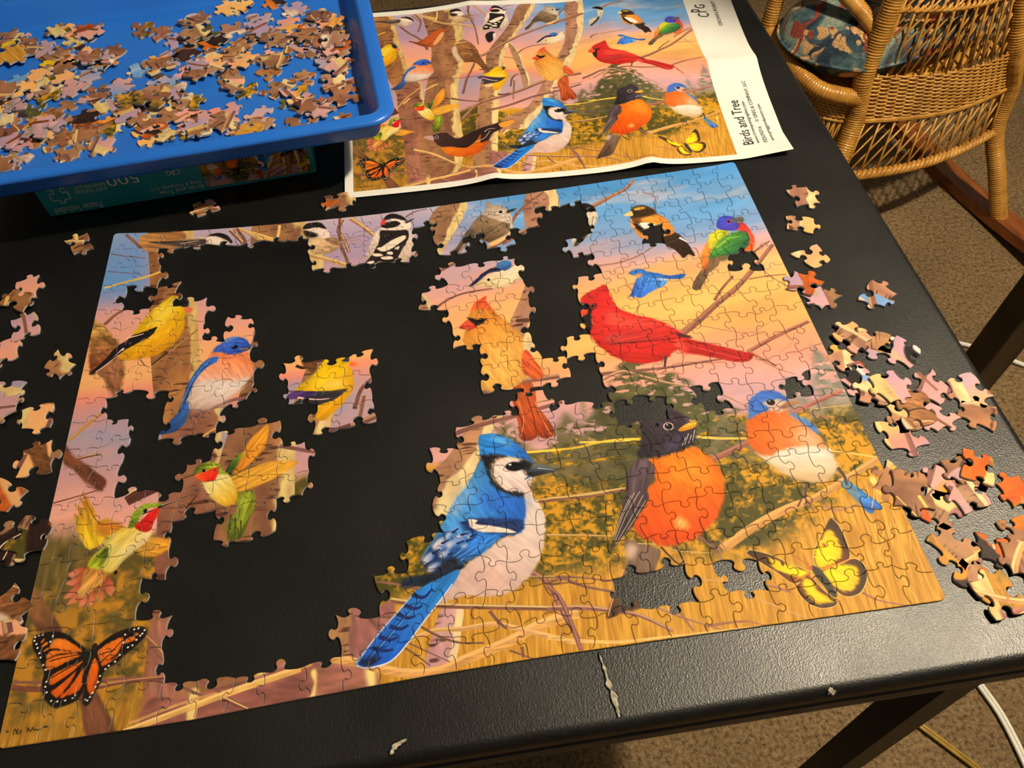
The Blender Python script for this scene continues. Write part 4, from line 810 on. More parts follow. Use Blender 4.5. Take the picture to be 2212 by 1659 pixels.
('l',(206,186,170),[(1383,1149),(1351,1195),(1322,1246)],1.5,1.2,None),
('p',((60,48,60),(40,34,40),(1529,927,1486,1043)),[(1505,929),(1525,916),(1550,922),(1569,942),(1576,963),(1586,984),(1584,1006),(1570,1031),(1540,1043),(1496,1053),(1454,1055),(1423,1046),(1440,1006),(1449,985),(1448,961),(1464,936),(1489,929)],1,3,0.12,(65,0.35,26,5),1.0),
('p',(96,84,130),[(1490,1029),(1518,1018),(1548,1001),(1527,1031),(1492,1044)],1,8,0,(-40,0.4,20,5),0.5),
('l',(214,206,206),[(1565,999),(1546,1031)],1.9,1.3,None),
('l',(214,206,206),[(1571,1004),(1557,1028)],1.9,1.3,None),
('l',(214,206,206),[(1583,991),(1567,1026)],1.9,1.3,None),
('l',(214,206,206),[(1555,1009),(1539,1033)],1.9,1.2,None),
('e',(206,186,160),1521,970,13.9,11.8,0),
('e',(24,16,14),1521,970,10.1,9.5,0),
('e',(220,220,226),1519,965,1.9,2.4,0),
('p',((250,190,60),(226,150,30),(1570,969,1568,988)),[(1542,985),(1562,972),(1592,962),(1592,976),(1580,985),(1551,990)],1,1,0.12,None,1.0),
('l',(150,90,20),[(1544,985),(1566,982),(1591,976)],1.9,1.3,None),
('p',((96,150,210),(60,110,190),(1840,986,1877,1046)),[(1830,977),(1856,995),(1882,1022),(1883,1054),(1861,1036),(1843,1014)],1,3,0,(40,0.25,30,5),1.0),
('p',((240,226,206),(206,170,120),(1810,1094,1795,1178)),[(1713,1075),(1743,1086),(1786,1074),(1834,1074),(1888,1090),(1896,1130),(1894,1152),(1873,1173),(1836,1187),(1796,1176),(1759,1149),(1733,1116)],1,4,0.15,(30,0.08,40,8),1.0),
('p',((236,104,34),(240,150,90),(1755,1003,1866,1074)),[(1726,975),(1757,967),(1788,964),(1827,962),(1833,985),(1855,1016),(1879,1059),(1889,1098),(1863,1083),(1832,1078),(1783,1080),(1740,1094),(1714,1079),(1703,1040)],1,4,0.15,(60,0.16,40,7),1.0),
('p',(246,214,180),[(1839,1024),(1869,1048),(1880,1087),(1845,1078),(1826,1060)],1,14,0,None,0.6),
('p',((56,104,196),(70,120,206),(1777,908,1774,967)),[(1727,975),(1743,930),(1762,913),(1789,902),(1818,906),(1839,926),(1846,942),(1814,947),(1786,942),(1787,962),(1753,970),(1729,982)],1,2,0.15,(15,0.2,26,5),1.0),
('p',(206,170,150),[(1781,937),(1818,935),(1841,947),(1829,969),(1805,973),(1789,962),(1783,949)],1,4,0,(-10,0.2,16,4),1.0),
('e',(30,20,20),1798,940,10.9,9.6,0),
('e',(220,220,226),1796,935,1.9,2.4,0),
('p',((170,120,84),(130,88,66),(1848,944,1841,963)),[(1817,958),(1845,943),(1871,952),(1850,959),(1824,965)],1,1,0,None,1.0),
('p',((70,150,206),(40,96,186),(1906,1198,1928,1269)),[(1901,1187),(1931,1226),(1952,1261),(1949,1274),(1937,1270),(1918,1278),(1898,1233),(1885,1198)],1,1,0.1,(40,0.3,50,6),1.0),
('p',(110,110,104),[(1887,1195),(1907,1202),(1916,1254),(1900,1235)],1,4,0,(45,0.2,30,5),0.7),
('l',(70,56,60),[(1893,1151),(1899,1176),(1896,1200)],9.0,6.6,None),
('l',(80,60,56),[(1808,1178),(1794,1201),(1787,1217)],5.9,6.5,None),
('l',(90,64,56),[(1761,1237),(1784,1217),(1794,1255)],4.1,2.9,None),
('l',(90,64,56),[(1787,1217),(1782,1247)],3.5,2.3,None),
('p',((120,60,24),(60,44,30),(1731,1397,1615,1331)),[(1608,1331),(1619,1327),(1656,1343),(1691,1368),(1732,1397),(1721,1409),(1686,1418),(1659,1389),(1621,1350)],1,1,0,None,1.0),
('l',(250,214,120),[(1608,1331),(1619,1327),(1656,1343),(1691,1368),(1732,1397),(1721,1409),(1686,1418),(1659,1389),(1621,1350)],1.5,1.5,None),
('p',((252,226,30),(246,196,30),(1731,1397,1615,1331)),[(1653,1350),(1687,1370),(1728,1398),(1709,1407),(1681,1397),(1657,1377)],1,3,0.1,(40,0.1,26,6),1.0),
('p',((120,60,24),(60,44,30),(1757,1394,1835,1294)),[(1828,1276),(1838,1302),(1838,1353),(1829,1379),(1795,1393),(1758,1395),(1748,1375),(1764,1342),(1797,1306)],1,1,0,None,1.0),
('l',(250,214,120),[(1828,1276),(1838,1302),(1838,1353),(1829,1379),(1795,1393),(1758,1395),(1748,1375),(1764,1342),(1797,1306)],1.6,1.6,None),
('p',((252,226,30),(246,196,30),(1757,1394,1835,1294)),[(1806,1304),(1820,1323),(1818,1360),(1809,1376),(1759,1393),(1751,1374),(1765,1346)],1,3,0.1,(40,0.1,26,6),1.0),
('p',((120,60,24),(60,44,30),(1759,1398,1834,1444)),[(1758,1395),(1804,1388),(1839,1380),(1855,1396),(1852,1425),(1826,1456),(1798,1464),(1777,1455),(1760,1421)],1,1,0,None,1.0),
('l',(250,214,120),[(1758,1395),(1804,1388),(1839,1380),(1855,1396),(1852,1425),(1826,1456),(1798,1464),(1777,1455),(1760,1421)],1.5,1.5,None),
('p',((252,226,30),(246,196,30),(1759,1398,1834,1444)),[(1762,1398),(1803,1391),(1834,1399),(1833,1425),(1811,1447),(1788,1450),(1765,1422)],1,3,0.1,(40,0.1,26,6),1.0),
('p',((120,60,24),(60,44,30),(1726,1409,1728,1479)),[(1729,1407),(1746,1441),(1764,1466),(1761,1477),(1745,1481),(1722,1479),(1698,1461),(1688,1428),(1701,1416)],1,1,0,None,1.0),
('l',(250,214,120),[(1729,1407),(1746,1441),(1764,1466),(1761,1477),(1745,1481),(1722,1479),(1698,1461),(1688,1428),(1701,1416)],1.5,1.5,None),
('p',((252,226,30),(246,196,30),(1726,1409,1728,1479)),[(1722,1412),(1736,1443),(1757,1468),(1743,1472),(1720,1467),(1709,1448),(1703,1422)],1,3,0.1,(40,0.1,26,6),1.0),
('l',(226,120,30),[(1761,1393),(1798,1387),(1833,1379)],3.6,1.8,None),
('l',(226,120,30),[(1730,1399),(1691,1411)],3.6,1.8,None),
('p',(60,56,48),[(1738,1385),(1754,1390),(1763,1415),(1771,1454),(1760,1459),(1749,1432),(1740,1407)],1,1,0,None,1.0),
('e',(200,90,50),1786,1339,4.3,4.6,0),
('e',(90,60,40),1678,1368,3.6,6.8,0),
('e',(210,90,50),1735,1388,4.2,5.3,0),
('l',(140,70,40),[(1734,1381),(1700,1343)],1.2,0.9,None),
('l',(140,70,40),[(1735,1381),(1729,1351)],1.2,0.9,None),
('p',(26,20,18),[(26,1288),(29,1275),(49,1270),(78,1273),(101,1284),(124,1303),(150,1325),(155,1340),(157,1369),(157,1400),(147,1424),(123,1434),(98,1433),(77,1413),(65,1381),(65,1358),(48,1327),(32,1305)],1,1,0,None,1.0),
('p',(26,20,18),[(162,1326),(180,1308),(204,1294),(232,1287),(259,1288),(271,1298),(266,1316),(237,1341),(214,1361),(192,1375),(189,1394),(179,1420),(170,1440),(158,1433),(156,1400),(155,1363),(159,1343)],1,1,0,None,1.0),
('p',((240,130,34),(220,92,20),(103,1294,123,1406)),[(71,1290),(90,1290),(118,1306),(138,1325),(107,1319),(77,1309),(65,1309)],1,1,0.12,(60,0.08,30,6),1.0),
('p',((240,130,34),(220,92,20),(103,1294,123,1406)),[(66,1332),(86,1326),(114,1326),(138,1332),(106,1344),(72,1355),(65,1344)],1,1,0.12,(60,0.08,30,6),1.0),
('p',((240,130,34),(220,92,20),(103,1294,123,1406)),[(68,1314),(98,1317),(134,1327),(114,1325),(85,1323),(65,1329)],1,1,0.12,(60,0.08,30,6),1.0),
('p',((240,130,34),(220,92,20),(103,1294,123,1406)),[(44,1290),(51,1282),(51,1290),(46,1295)],1,1,0.12,(60,0.08,30,6),1.0),
('p',((240,130,34),(220,92,20),(103,1294,123,1406)),[(46,1301),(56,1292),(61,1298),(52,1303)],1,1,0.12,(60,0.08,30,6),1.0),
('p',((240,130,34),(220,92,20),(103,1294,123,1406)),[(53,1311),(63,1305),(66,1308),(57,1314)],1,1,0.12,(60,0.08,30,6),1.0),
('p',((240,130,34),(220,92,20),(103,1294,123,1406)),[(81,1369),(108,1356),(144,1344),(132,1360),(104,1379),(84,1387)],1,1,0.12,(60,0.08,30,6),1.0),
('p',((240,130,34),(220,92,20),(103,1294,123,1406)),[(90,1400),(113,1381),(134,1364),(121,1395),(103,1415),(88,1404)],1,1,0.12,(60,0.08,30,6),1.0),
('p',((240,130,34),(220,92,20),(103,1294,123,1406)),[(108,1415),(125,1398),(134,1405),(117,1417)],1,1,0.12,(60,0.08,30,6),1.0),
('p',((240,130,34),(220,92,20),(103,1294,123,1406)),[(127,1395),(141,1369),(145,1353),(150,1399),(138,1411),(123,1413)],1,1,0.12,(60,0.08,30,6),1.0),
('p',((240,130,34),(220,92,20),(103,1294,123,1406)),[(172,1328),(193,1314),(217,1305),(223,1316),(211,1343),(190,1351),(177,1341)],1,1,0.12,(60,0.08,30,6),1.0),
('p',((240,130,34),(220,92,20),(103,1294,123,1406)),[(172,1335),(185,1363),(189,1363),(210,1352),(220,1344),(199,1352),(180,1344)],1,1,0.12,(60,0.08,30,6),1.0),
('p',((240,130,34),(220,92,20),(103,1294,123,1406)),[(224,1324),(231,1309),(247,1309),(245,1317),(231,1320)],1,1,0.12,(60,0.08,30,6),1.0),
('p',((240,130,34),(220,92,20),(103,1294,123,1406)),[(245,1303),(251,1300),(255,1305),(247,1307)],1,1,0.12,(60,0.08,30,6),1.0),
('p',((240,130,34),(220,92,20),(103,1294,123,1406)),[(164,1350),(168,1342),(180,1367),(175,1400),(167,1415),(158,1383)],1,1,0.12,(60,0.08,30,6),1.0),
('p',((240,130,34),(220,92,20),(103,1294,123,1406)),[(169,1418),(176,1403),(181,1381),(180,1409),(172,1421)],1,1,0.12,(60,0.08,30,6),1.0),
('l',(26,20,18),[(71,1336),(101,1332),(138,1331)],2.4,1.5,None),
('l',(26,20,18),[(83,1372),(114,1357),(146,1342)],2.3,1.5,None),
('l',(26,20,18),[(94,1396),(123,1372),(146,1345)],2.3,1.4,None),
('l',(26,20,18),[(115,1408),(137,1375),(150,1348)],2.3,1.4,None),
('l',(26,20,18),[(177,1358),(194,1343),(221,1312)],2.4,1.5,None),
('l',(26,20,18),[(176,1337),(210,1331)],2.4,1.5,None),
('e',(240,236,226),30,1278,2.4,2.3,0),
('e',(240,236,226),37,1276,2.4,2.3,0),
('e',(240,236,226),45,1275,2.4,2.3,0),
('e',(240,236,226),30,1286,2.4,2.3,0),
('e',(240,236,226),36,1294,2.4,2.2,0),
('e',(240,236,226),40,1303,2.4,2.2,0),
('e',(240,236,226),46,1315,2.4,2.2,0),
('e',(240,236,226),51,1325,2.4,2.2,0),
('e',(240,236,226),60,1342,2.4,2.2,0),
('e',(240,236,226),67,1353,2.4,2.2,0),
('e',(240,236,226),68,1281,2.4,2.3,0),
('e',(240,236,226),65,1293,2.4,2.3,0),
('e',(240,236,226),74,1379,2.3,2.2,0),
('e',(240,236,226),74,1389,2.3,2.2,0),
('e',(240,236,226),79,1401,2.3,2.2,0),
('e',(240,236,226),92,1420,2.3,2.2,0),
('e',(240,236,226),105,1423,2.3,2.2,0),
('e',(240,236,226),121,1423,2.3,2.2,0),
('e',(240,236,226),135,1421,2.3,2.2,0),
('e',(240,236,226),140,1415,2.3,2.2,0),
('e',(240,236,226),266,1297,2.4,2.3,0),
('e',(240,236,226),262,1304,2.4,2.3,0),
('e',(240,236,226),252,1291,2.4,2.3,0),
('e',(240,236,226),243,1292,2.4,2.3,0),
('e',(240,236,226),258,1308,2.4,2.2,0),
('e',(240,236,226),251,1316,2.4,2.2,0),
('e',(240,236,226),244,1327,2.4,2.2,0),
('e',(240,236,226),235,1330,2.4,2.2,0),
('e',(240,236,226),224,1318,2.4,2.2,0),
('e',(240,236,226),225,1301,2.4,2.3,0),
('e',(240,236,226),220,1344,2.4,2.2,0),
('e',(240,236,226),212,1357,2.4,2.2,0),
('e',(240,236,226),200,1364,2.3,2.2,0),
('e',(240,236,226),194,1370,2.3,2.2,0),
('e',(240,236,226),185,1383,2.3,2.2,0),
('e',(240,236,226),183,1395,2.3,2.2,0),
('e',(240,236,226),179,1404,2.3,2.2,0),
('e',(240,236,226),175,1416,2.3,2.2,0),
('e',(240,236,226),171,1424,2.3,2.2,0),
('e',(240,236,226),167,1430,2.3,2.1,0),
('e',(240,236,226),162,1427,2.3,2.2,0),
('p',(30,28,22),[(138,1332),(151,1325),(162,1321),(170,1328),(166,1342),(158,1349),(158,1372),(154,1383),(146,1353)],1,1,0,None,1.0),
('e',(40,30,26),163,1318,6.0,7.5,0),
('l',(54,38,20),[(16,1467),(13,1468),(16,1470),(18,1468)],2.3,1.7,None),
('l',(54,38,20),[(28,1477),(29,1466),(35,1473),(36,1466),(34,1476),(41,1473),(43,1469),(43,1474),(41,1479)],2.2,1.7,None),
('l',(54,38,20),[(56,1476),(55,1467),(62,1475),(65,1468),(69,1474),(72,1472),(77,1475),(82,1472),(95,1469)],2.2,1.7,None),
('l',(232,190,100),[(1929,1267),(1955,1222),(1962,1189)],2.1,1.1,None),
('l',(232,190,100),[(1949,1254),(1962,1215),(1976,1192)],2.1,1.1,None),
('l',(232,190,100),[(1931,1243),(1941,1211),(1940,1195)],2.1,1.1,None),
('l',(232,190,100),[(1965,1312),(1950,1386),(1925,1456)],2.1,1.0,None),
('l',(232,190,100),[(1956,1307),(1937,1366)],2.1,1.0,None),
('l',(232,190,100),[(1932,1327),(1908,1365),(1889,1377)],2.1,1.0,None),
('l',(232,190,100),[(1994,1321),(1973,1382)],2.1,1.0,None),
('l',(232,190,100),[(1926,1438),(1936,1492)],2.0,1.0,None),
('l',(232,190,100),[(1920,1305),(1909,1339)],2.1,1.0,None),
('l',(120,84,30),[(1969,1297),(1953,1379),(1929,1463)],1.1,0.7,None),
('l',(120,84,30),[(1945,1289),(1930,1365),(1912,1447)],1.1,0.7,None),
('l',(120,84,30),[(1992,1293),(1986,1377)],1.1,0.7,None),
('l',(120,84,30),[(1926,1299),(1914,1343),(1918,1426)],1.1,0.7,None),
('e',(246,206,110),1962,1198,8.0,11.8,0),
('e',(226,180,80),1963,1227,5.0,9.9,0)]
GRID=[[1,1,1,1,1,1,1,1,1,1,1,1,1,1,1,1,1,1,1,1,1,1,1,1,1,1],[1,1,0,0,0,0,0,0,1,1,1,1,0,1,1,1,1,0,0,1,1,1,1,1,1,1],[1,1,0,0,0,0,0,0,1,1,1,1,0,1,0,1,0,0,0,1,1,1,1,1,1,1],[1,0,1,0,0,0,0,0,0,0,0,0,0,0,0,0,0,0,1,1,1,0,1,1,1,1],[1,1,1,1,0,0,0,0,0,0,0,0,0,2,2,2,0,0,0,1,1,1,1,1,1,1],[1,1,1,1,0,1,0,0,0,0,0,0,2,2,2,2,0,0,1,1,1,1,1,1,0,1],[1,1,1,1,1,1,0,0,0,0,0,0,0,2,2,2,0,0,1,1,1,1,1,1,1,1],[1,1,1,1,1,1,0,0,0,0,0,0,0,2,2,2,0,0,1,1,1,1,1,1,1,1],[1,0,0,1,1,1,0,0,0,3,3,3,0,0,2,2,0,1,1,1,1,1,1,1,1,1],[1,1,0,1,1,0,0,0,0,3,3,3,0,0,2,2,2,0,1,1,1,1,1,1,1,1],[1,1,0,0,0,1,1,0,0,0,3,3,0,0,0,1,0,0,1,1,1,1,1,1,1,1],[1,1,0,0,1,1,1,1,0,0,0,0,0,1,1,1,1,1,0,0,1,0,1,1,0,1],[1,1,1,1,1,1,1,1,0,0,0,0,1,1,1,1,1,1,1,1,1,1,1,1,1,1],[1,1,1,1,0,1,1,0,0,0,0,0,1,1,1,1,1,1,1,1,1,1,1,1,1,1],[1,1,1,1,0,0,0,0,0,0,0,0,1,1,1,1,1,1,1,1,1,1,1,1,1,1],[1,1,1,0,0,0,0,0,0,0,0,1,1,1,1,1,1,1,1,1,1,1,1,1,1,1],[1,1,1,1,0,0,0,0,0,0,1,1,1,1,1,1,1,1,1,1,1,1,1,1,1,1],[1,1,1,1,0,0,0,0,0,1,1,1,1,1,1,1,1,0,0,1,0,1,1,1,1,1],[1,1,1,1,1,1,1,1,1,1,1,1,1,1,1,1,1,1,1,1,1,1,1,1,1,1]]
TABLE_PIECES=[(-0.2213,0.2505,20,(640,330),0),(-0.0913,0.2367,5,(560,230),0),(-0.3357,0.2194,30,(480,150),0),(-0.3718,0.1691,10,(300,560),0),(-0.3772,0.1536,60,(230,200),1),(-0.3644,0.122,15,(700,220),0),(-0.378,0.0933,40,(720,420),0),(-0.3253,0.0722,50,(600,700),0),(-0.3339,0.0199,10,(620,560),0),(-0.3258,-0.0187,5,(700,600),0),(-0.366,0.0501,80,(560,760),0),(-0.3621,0.0345,20,(640,870),1),(-0.3432,-0.048,60,(470,250),0),(-0.3286,-0.087,15,(700,1180),0),(-0.3145,-0.0864,75,(700,1150),1),(-0.3204,-0.1377,40,(640,480),0),(-0.3152,-0.1612,70,(660,560),1),(0.3545,0.1672,0,(1240,440),0),(0.3383,0.1308,-20,(980,560),0),(0.3343,0.0887,25,(1330,420),0),(0.3127,0.0579,45,(420,310),1),(0.3228,0.0414,30,(900,300),0),(0.3716,0.0343,50,(1250,180),0),(0.3305,-0.0062,30,(960,640),1),(0.3442,-0.013,70,(700,800),0),(0.3166,-0.027,10,(1080,840),0),(0.3642,-0.0261,35,(760,210),0),(0.3209,-0.0511,20,(820,330),0),(0.3265,-0.0615,60,(1330,250),1),(0.3392,-0.0613,10,(620,300),2),(0.3726,-0.0641,30,(860,860),0),(0.3988,-0.0715,15,(1310,330),0),(0.3951,-0.0921,60,(560,480),0),(0.3494,-0.082,5,(690,420),1),(0.3397,-0.0884,80,(1000,300),0),(0.3622,-0.092,35,(720,300),0),(0.3297,-0.1024,12,(700,700),0),(0.3065,-0.138,40,(650,380),0),(0.3149,-0.1487,75,(500,760),1),(0.3441,-0.1478,30,(880,1000),0),(0.3528,-0.1569,5,(1000,720),1),(0.3708,-0.1385,60,(560,1290),2),(0.3584,-0.1387,20,(430,1180),1),(0.3311,-0.1637,45,(700,1300),0),(0.3907,-0.1596,10,(620,1290),0),(0.327,-0.193,30,(690,1360),0),(0.352,-0.1996,65,(640,1190),0),(0.3782,-0.1898,15,(500,1290),0),(0.3297,-0.2169,40,(780,1110),0),(0.3384,-0.2296,10,(640,1310),1),(0.3676,-0.2079,80,(480,1300),1)]
TRAY_SPOTS=[(-0.3025,0.3869),(-0.3759,0.3106),(-0.213,0.315),(-0.4039,0.4147),(-0.2325,0.4006),(-0.305,0.2917),(-0.3261,0.3363),(-0.2676,0.3427),(-0.3827,0.3607),(-0.3552,0.3919),(-0.4148,0.3797),(-0.2611,0.3902),(-0.2613,0.2965),(-0.3508,0.3326),(-0.2605,0.429),(-0.2399,0.3512),(-0.2645,0.3194),(-0.3982,0.3299),(-0.3236,0.3765),(-0.3827,0.2824),(-0.3315,0.2849),(-0.3014,0.3221),(-0.2669,0.3668),(-0.3104,0.356),(-0.3836,0.3977),(-0.3535,0.3584),(-0.2818,0.4171),(-0.3488,0.3088),(-0.3931,0.3109),(-0.3982,0.3733),(-0.2859,0.3368),(-0.4027,0.3524),(-0.3715,0.3415),(-0.2126,0.298),(-0.2348,0.2994),(-0.3599,0.411),(-0.2874,0.36),(-0.2291,0.3298),(-0.3238,0.3149),(-0.2464,0.3198),(-0.2255,0.3451),(-0.3829,0.4128),(-0.3738,0.5075),(-0.4211,0.4922),(-0.377,0.4568),(-0.3937,0.4748),(-0.3602,0.4831),(-0.3502,0.4991),(-0.4107,0.471),(-0.2358,0.506),(-0.2927,0.4936),(-0.2501,0.4666),(-0.2717,0.4855),(-0.1813,0.4425),(-0.1932,0.4756),(-0.212,0.4273),(-0.2168,0.4608),(-0.2403,0.4382),(-0.1876,0.4212),(-0.2119,0.4064),(-0.0782,0.3881),(-0.1259,0.5051),(-0.1132,0.454),(-0.1028,0.4119),(-0.0838,0.4561),(-0.1035,0.4823),(-0.1437,0.4447),(-0.1656,0.4905),(-0.1326,0.4754),(-0.1226,0.4226),(-0.0816,0.4297),(-0.0889,0.3924),(-0.0862,0.4701),(-0.1623,0.4544),(-0.08,0.4103),(-0.0992,0.4328),(-0.1211,0.3281),(-0.1706,0.3568),(-0.149,0.386),(-0.1414,0.3547),(-0.1152,0.37),(-0.1903,0.387),(-0.1832,0.3682),(-0.0748,0.3462),(-0.0733,0.3283),(-0.162,0.2786),(-0.156,0.3113),(-0.1793,0.299),(-0.1885,0.3255),(-0.1538,0.2932),(-0.1173,0.2887),(-0.0982,0.3143),(-0.0749,0.2835),(-0.1974,0.522),(-0.1482,0.5261),(-0.3222,0.4489),(-0.3688,0.4357),(-0.3515,0.4532),(-0.3359,0.4153),(-0.3231,0.4306),(-0.1547,0.4142),(-0.0748,0.2834),(-0.2769,0.36),(-0.222,0.3977),(-0.0983,0.3099),(-0.0772,0.376),(-0.2112,0.4521),(-0.2487,0.2978),(-0.22,0.4655),(-0.3478,0.3889),(-0.3619,0.3225),(-0.1847,0.5231),(-0.255,0.3783),(-0.3303,0.4396),(-0.2295,0.4627),(-0.3931,0.3961),(-0.0963,0.4797),(-0.107,0.3188),(-0.245,0.3629),(-0.1398,0.4438),(-0.3956,0.2745),(-0.3917,0.2735),(-0.2686,0.319),(-0.2646,0.4178),(-0.36,0.33),(-0.3646,0.3179),(-0.2142,0.298),(-0.167,0.2798),(-0.0822,0.3517),(-0.1206,0.3362),(-0.3849,0.4184),(-0.4209,0.4625),(-0.4132,0.3908),(-0.1134,0.4464),(-0.3698,0.3867),(-0.3848,0.5066),(-0.1789,0.4099),(-0.191,0.306),(-0.4349,0.4997),(-0.08,0.4098),(-0.1435,0.4039),(-0.2345,0.5003),(-0.2613,0.3501),(-0.1625,0.4656),(-0.3359,0.4398),(-0.187,0.4213),(-0.0807,0.4188)]
CH={'F': [(0.7724,0.7392,-0.5),(0.8029,0.7815,-0.405),(0.7953,0.7931,-0.315),(0.8065,0.8091,-0.205)],'B': [(1.1527,0.8216,-0.5),(1.1421,0.8338,-0.405),(1.0943,0.8185,-0.315),(1.0674,0.8392,-0.205)],'Ffoot': (0.784,0.7742,-0.676),'Bfoot': (1.206,0.7368,-0.676),'FL': (0.682,0.9836,-0.33),'RAIL': [(0.7501,0.7855,-0.345),(0.7189,0.8039,-0.34),(0.7006,0.8364,-0.335),(0.6904,0.8805,-0.33),(0.6882,0.9379,-0.33)],'CUS': [(0.7745,0.7688,-0.3),(0.6806,0.9803,-0.3)],'K0': (1.1282,1.2329,0.0),'K1': (1.2445,0.5414,0.0),'cabA': [(0.9516,0.4548),(0.9863,0.4385),(1.0254,0.4135),(1.0716,0.3741),(1.1252,0.3409)],'cabB': [(1.1934,0.9963),(1.2031,0.9225),(1.2292,0.8204),(1.2505,0.696),(1.2657,0.5982)],'cabC': [(0.6981,-0.1376),(0.704,-0.1654),(0.7134,-0.2109),(0.7149,-0.2678),(0.7114,-0.3195)],'cabD': [(0.5422,-0.1477),(0.5685,-0.1765),(0.5981,-0.2107),(0.6495,-0.2729),(0.6741,-0.3026)],'pole': (0.7519,0.2014)}
PRINT_GAIN=(0.80,0.80,0.84)
print('painting'); ART = paint(OPS)
img = bpy.data.images.new('birds_and_branches_print', AW, AH, alpha=False)
_px = np.ones((AH, AW, 4), np.float32); _px[..., :3] = np.clip(ART[::-1] / 255.0, 0, 1)
img.pixels.foreach_set(_px.ravel()); img.update(); img.pack()
def print_mat(name, rough, gain=(1, 1, 1)):
    m = new_mat(name, rough=rough, spec=0.14); b = m.node_tree.nodes['Principled BSDF']
    t = N(m, 'ShaderNodeTexImage'); t.image = img; t.interpolation = 'Linear'; t.extension = 'EXTEND'
    mx = N(m, 'ShaderNodeMix', data_type='RGBA', blend_type='MULTIPLY'); mx.inputs['Factor'].default_value = 1.0
    mx.inputs['B'].default_value = (*gain, 1); LK(m, t.outputs['Color'], mx.inputs['A']); LK(m, mx.outputs['Result'], b.inputs['Base Color'])
    return m
M['print'] = print_mat('puzzle_print', 0.55, PRINT_GAIN)
M['poster_print'] = print_mat('poster_print', 0.5, PRINT_GAIN)
M['box_print'] = print_mat('box_print', 0.45, (0.7, 0.7, 0.72))

# ------------------------------------------------------------------ jigsaw puzzle
PW, PH, NC, NR, THK = 0.61, 0.4575, 26, 19, 0.0019
_tx = [-.305, -.2589, -.2064, -.179, -.1263, -.0611, -.0024, .0432, .0905, .1563, .2299, .2794, .305]
_ty = [.2285, .2222, .2176, .216, .2138, .2120, .2134, .215, .2165, .22, .2232, .2254, .2283]
_bx = [-.305, -.19, -.12, -.0443, .036, .126, .2257, .305]; _by = [-.2289, -.2295, -.227, -.225, -.2242, -.2251, -.2267, -.2275]
def flex(x, y):                                   # the loosely joined border bows inwards on the table
    v = (PH / 2 - y) / PH
    return x, y + (np.interp(x, _tx, _ty) - PH / 2) * (1 - v) ** 2 + (np.interp(x, _bx, _by) + PH / 2) * v ** 2
rj = np.random.RandomState(21)
GX = np.zeros((NR + 1, NC + 1)); GY = np.zeros((NR + 1, NC + 1))
for r in range(NR + 1):
    for c in range(NC + 1):
        jx = 0 if c in (0, NC) else rj.uniform(-.18, .18); jy = 0 if r in (0, NR) else rj.uniform(-.18, .18)
        GX[r, c] = -PW / 2 + (c + jx) * PW / NC; GY[r, c] = PH / 2 - (r + jy) * PH / NR
KN = np.array([(0, 0), (.17, -.03), (.34, -.015), (.41, .05), (.365, .13), (.40, .20), (.5, .235), (.60, .20), (.635, .13), (.59, .05), (.66, -.015), (.83, -.03), (1, 0)])
def knob_edge(a, b):
    a, b = np.array(a), np.array(b); d = b - a; n = np.array((-d[1], d[0]))
    k = KN.copy(); s = rj.choice((-1, 1)); sh = rj.uniform(-.09, .09); am = rj.uniform(.85, 1.15); wd = rj.uniform(.9, 1.12); sk = rj.uniform(-.12, .12)
    mid = (k[:, 0] > .3) & (k[:, 0] < .7)
    k[mid, 0] = .5 + sh + (k[mid, 0] - .5) * wd + sk * k[mid, 1]; k[:, 1] *= am
    k[:, 1] += rj.uniform(-.07, .07) * np.sin(np.pi * k[:, 0])
    p = a + d * k[:, :1] + n * k[:, 1:] * s
    return smooth(p, False, 2)
HE = {}; VE = {}
for r in range(NR + 1):
    for c in range(NC):
        a, b = (GX[r, c], GY[r, c]), (GX[r, c + 1], GY[r, c + 1])
        HE[r, c] = np.array([a, b]) if r in (0, NR) else knob_edge(a, b)
for r in range(NR):
    for c in range(NC + 1):
        a, b = (GX[r, c], GY[r, c]), (GX[r + 1, c], GY[r + 1, c])
        VE[r, c] = np.array([a, b]) if c in (0, NC) else knob_edge(a, b)
def outline(r, c):
    P = np.vstack([VE[r, c][:-1], HE[r + 1, c][:-1], VE[r, c + 1][::-1][:-1], HE[r, c][::-1][:-1]])   # counter-clockwise
    if r in (0, NR - 1) and c in (0, NC - 1):      # the four rounded corners of the puzzle
        cx, cy = GX[r if r == 0 else NR, c if c == 0 else NC], GY[r if r == 0 else NR, c if c == 0 else NC]
        i = int(np.argmin(np.hypot(P[:, 0] - cx, P[:, 1] - cy))); q = P[i]; a = P[i - 1]; b = P[(i + 1) % len(P)]; R = .0042
        da = (a - q) / np.linalg.norm(a - q); db = (b - q) / np.linalg.norm(b - q); o = q + (da + db) * R
        arc = [o - (da * math.sin(t) + db * math.cos(t)) * R for t in np.linspace(0, math.pi / 2, 6)]
        arc = [o - db * R * math.cos(t) - da * R * math.sin(t) for t in np.linspace(0, math.pi / 2, 6)]
        P = np.vstack([P[:i], np.array(arc), P[i + 1:]])
    return P
def inset(P, d):
    t = np.roll(P, -1, 0) - np.roll(P, 1, 0); t /= np.linalg.norm(t, axis=1)[:, None] + 1e-12
    return P + np.c_[-t[:, 1], t[:, 0]] * d
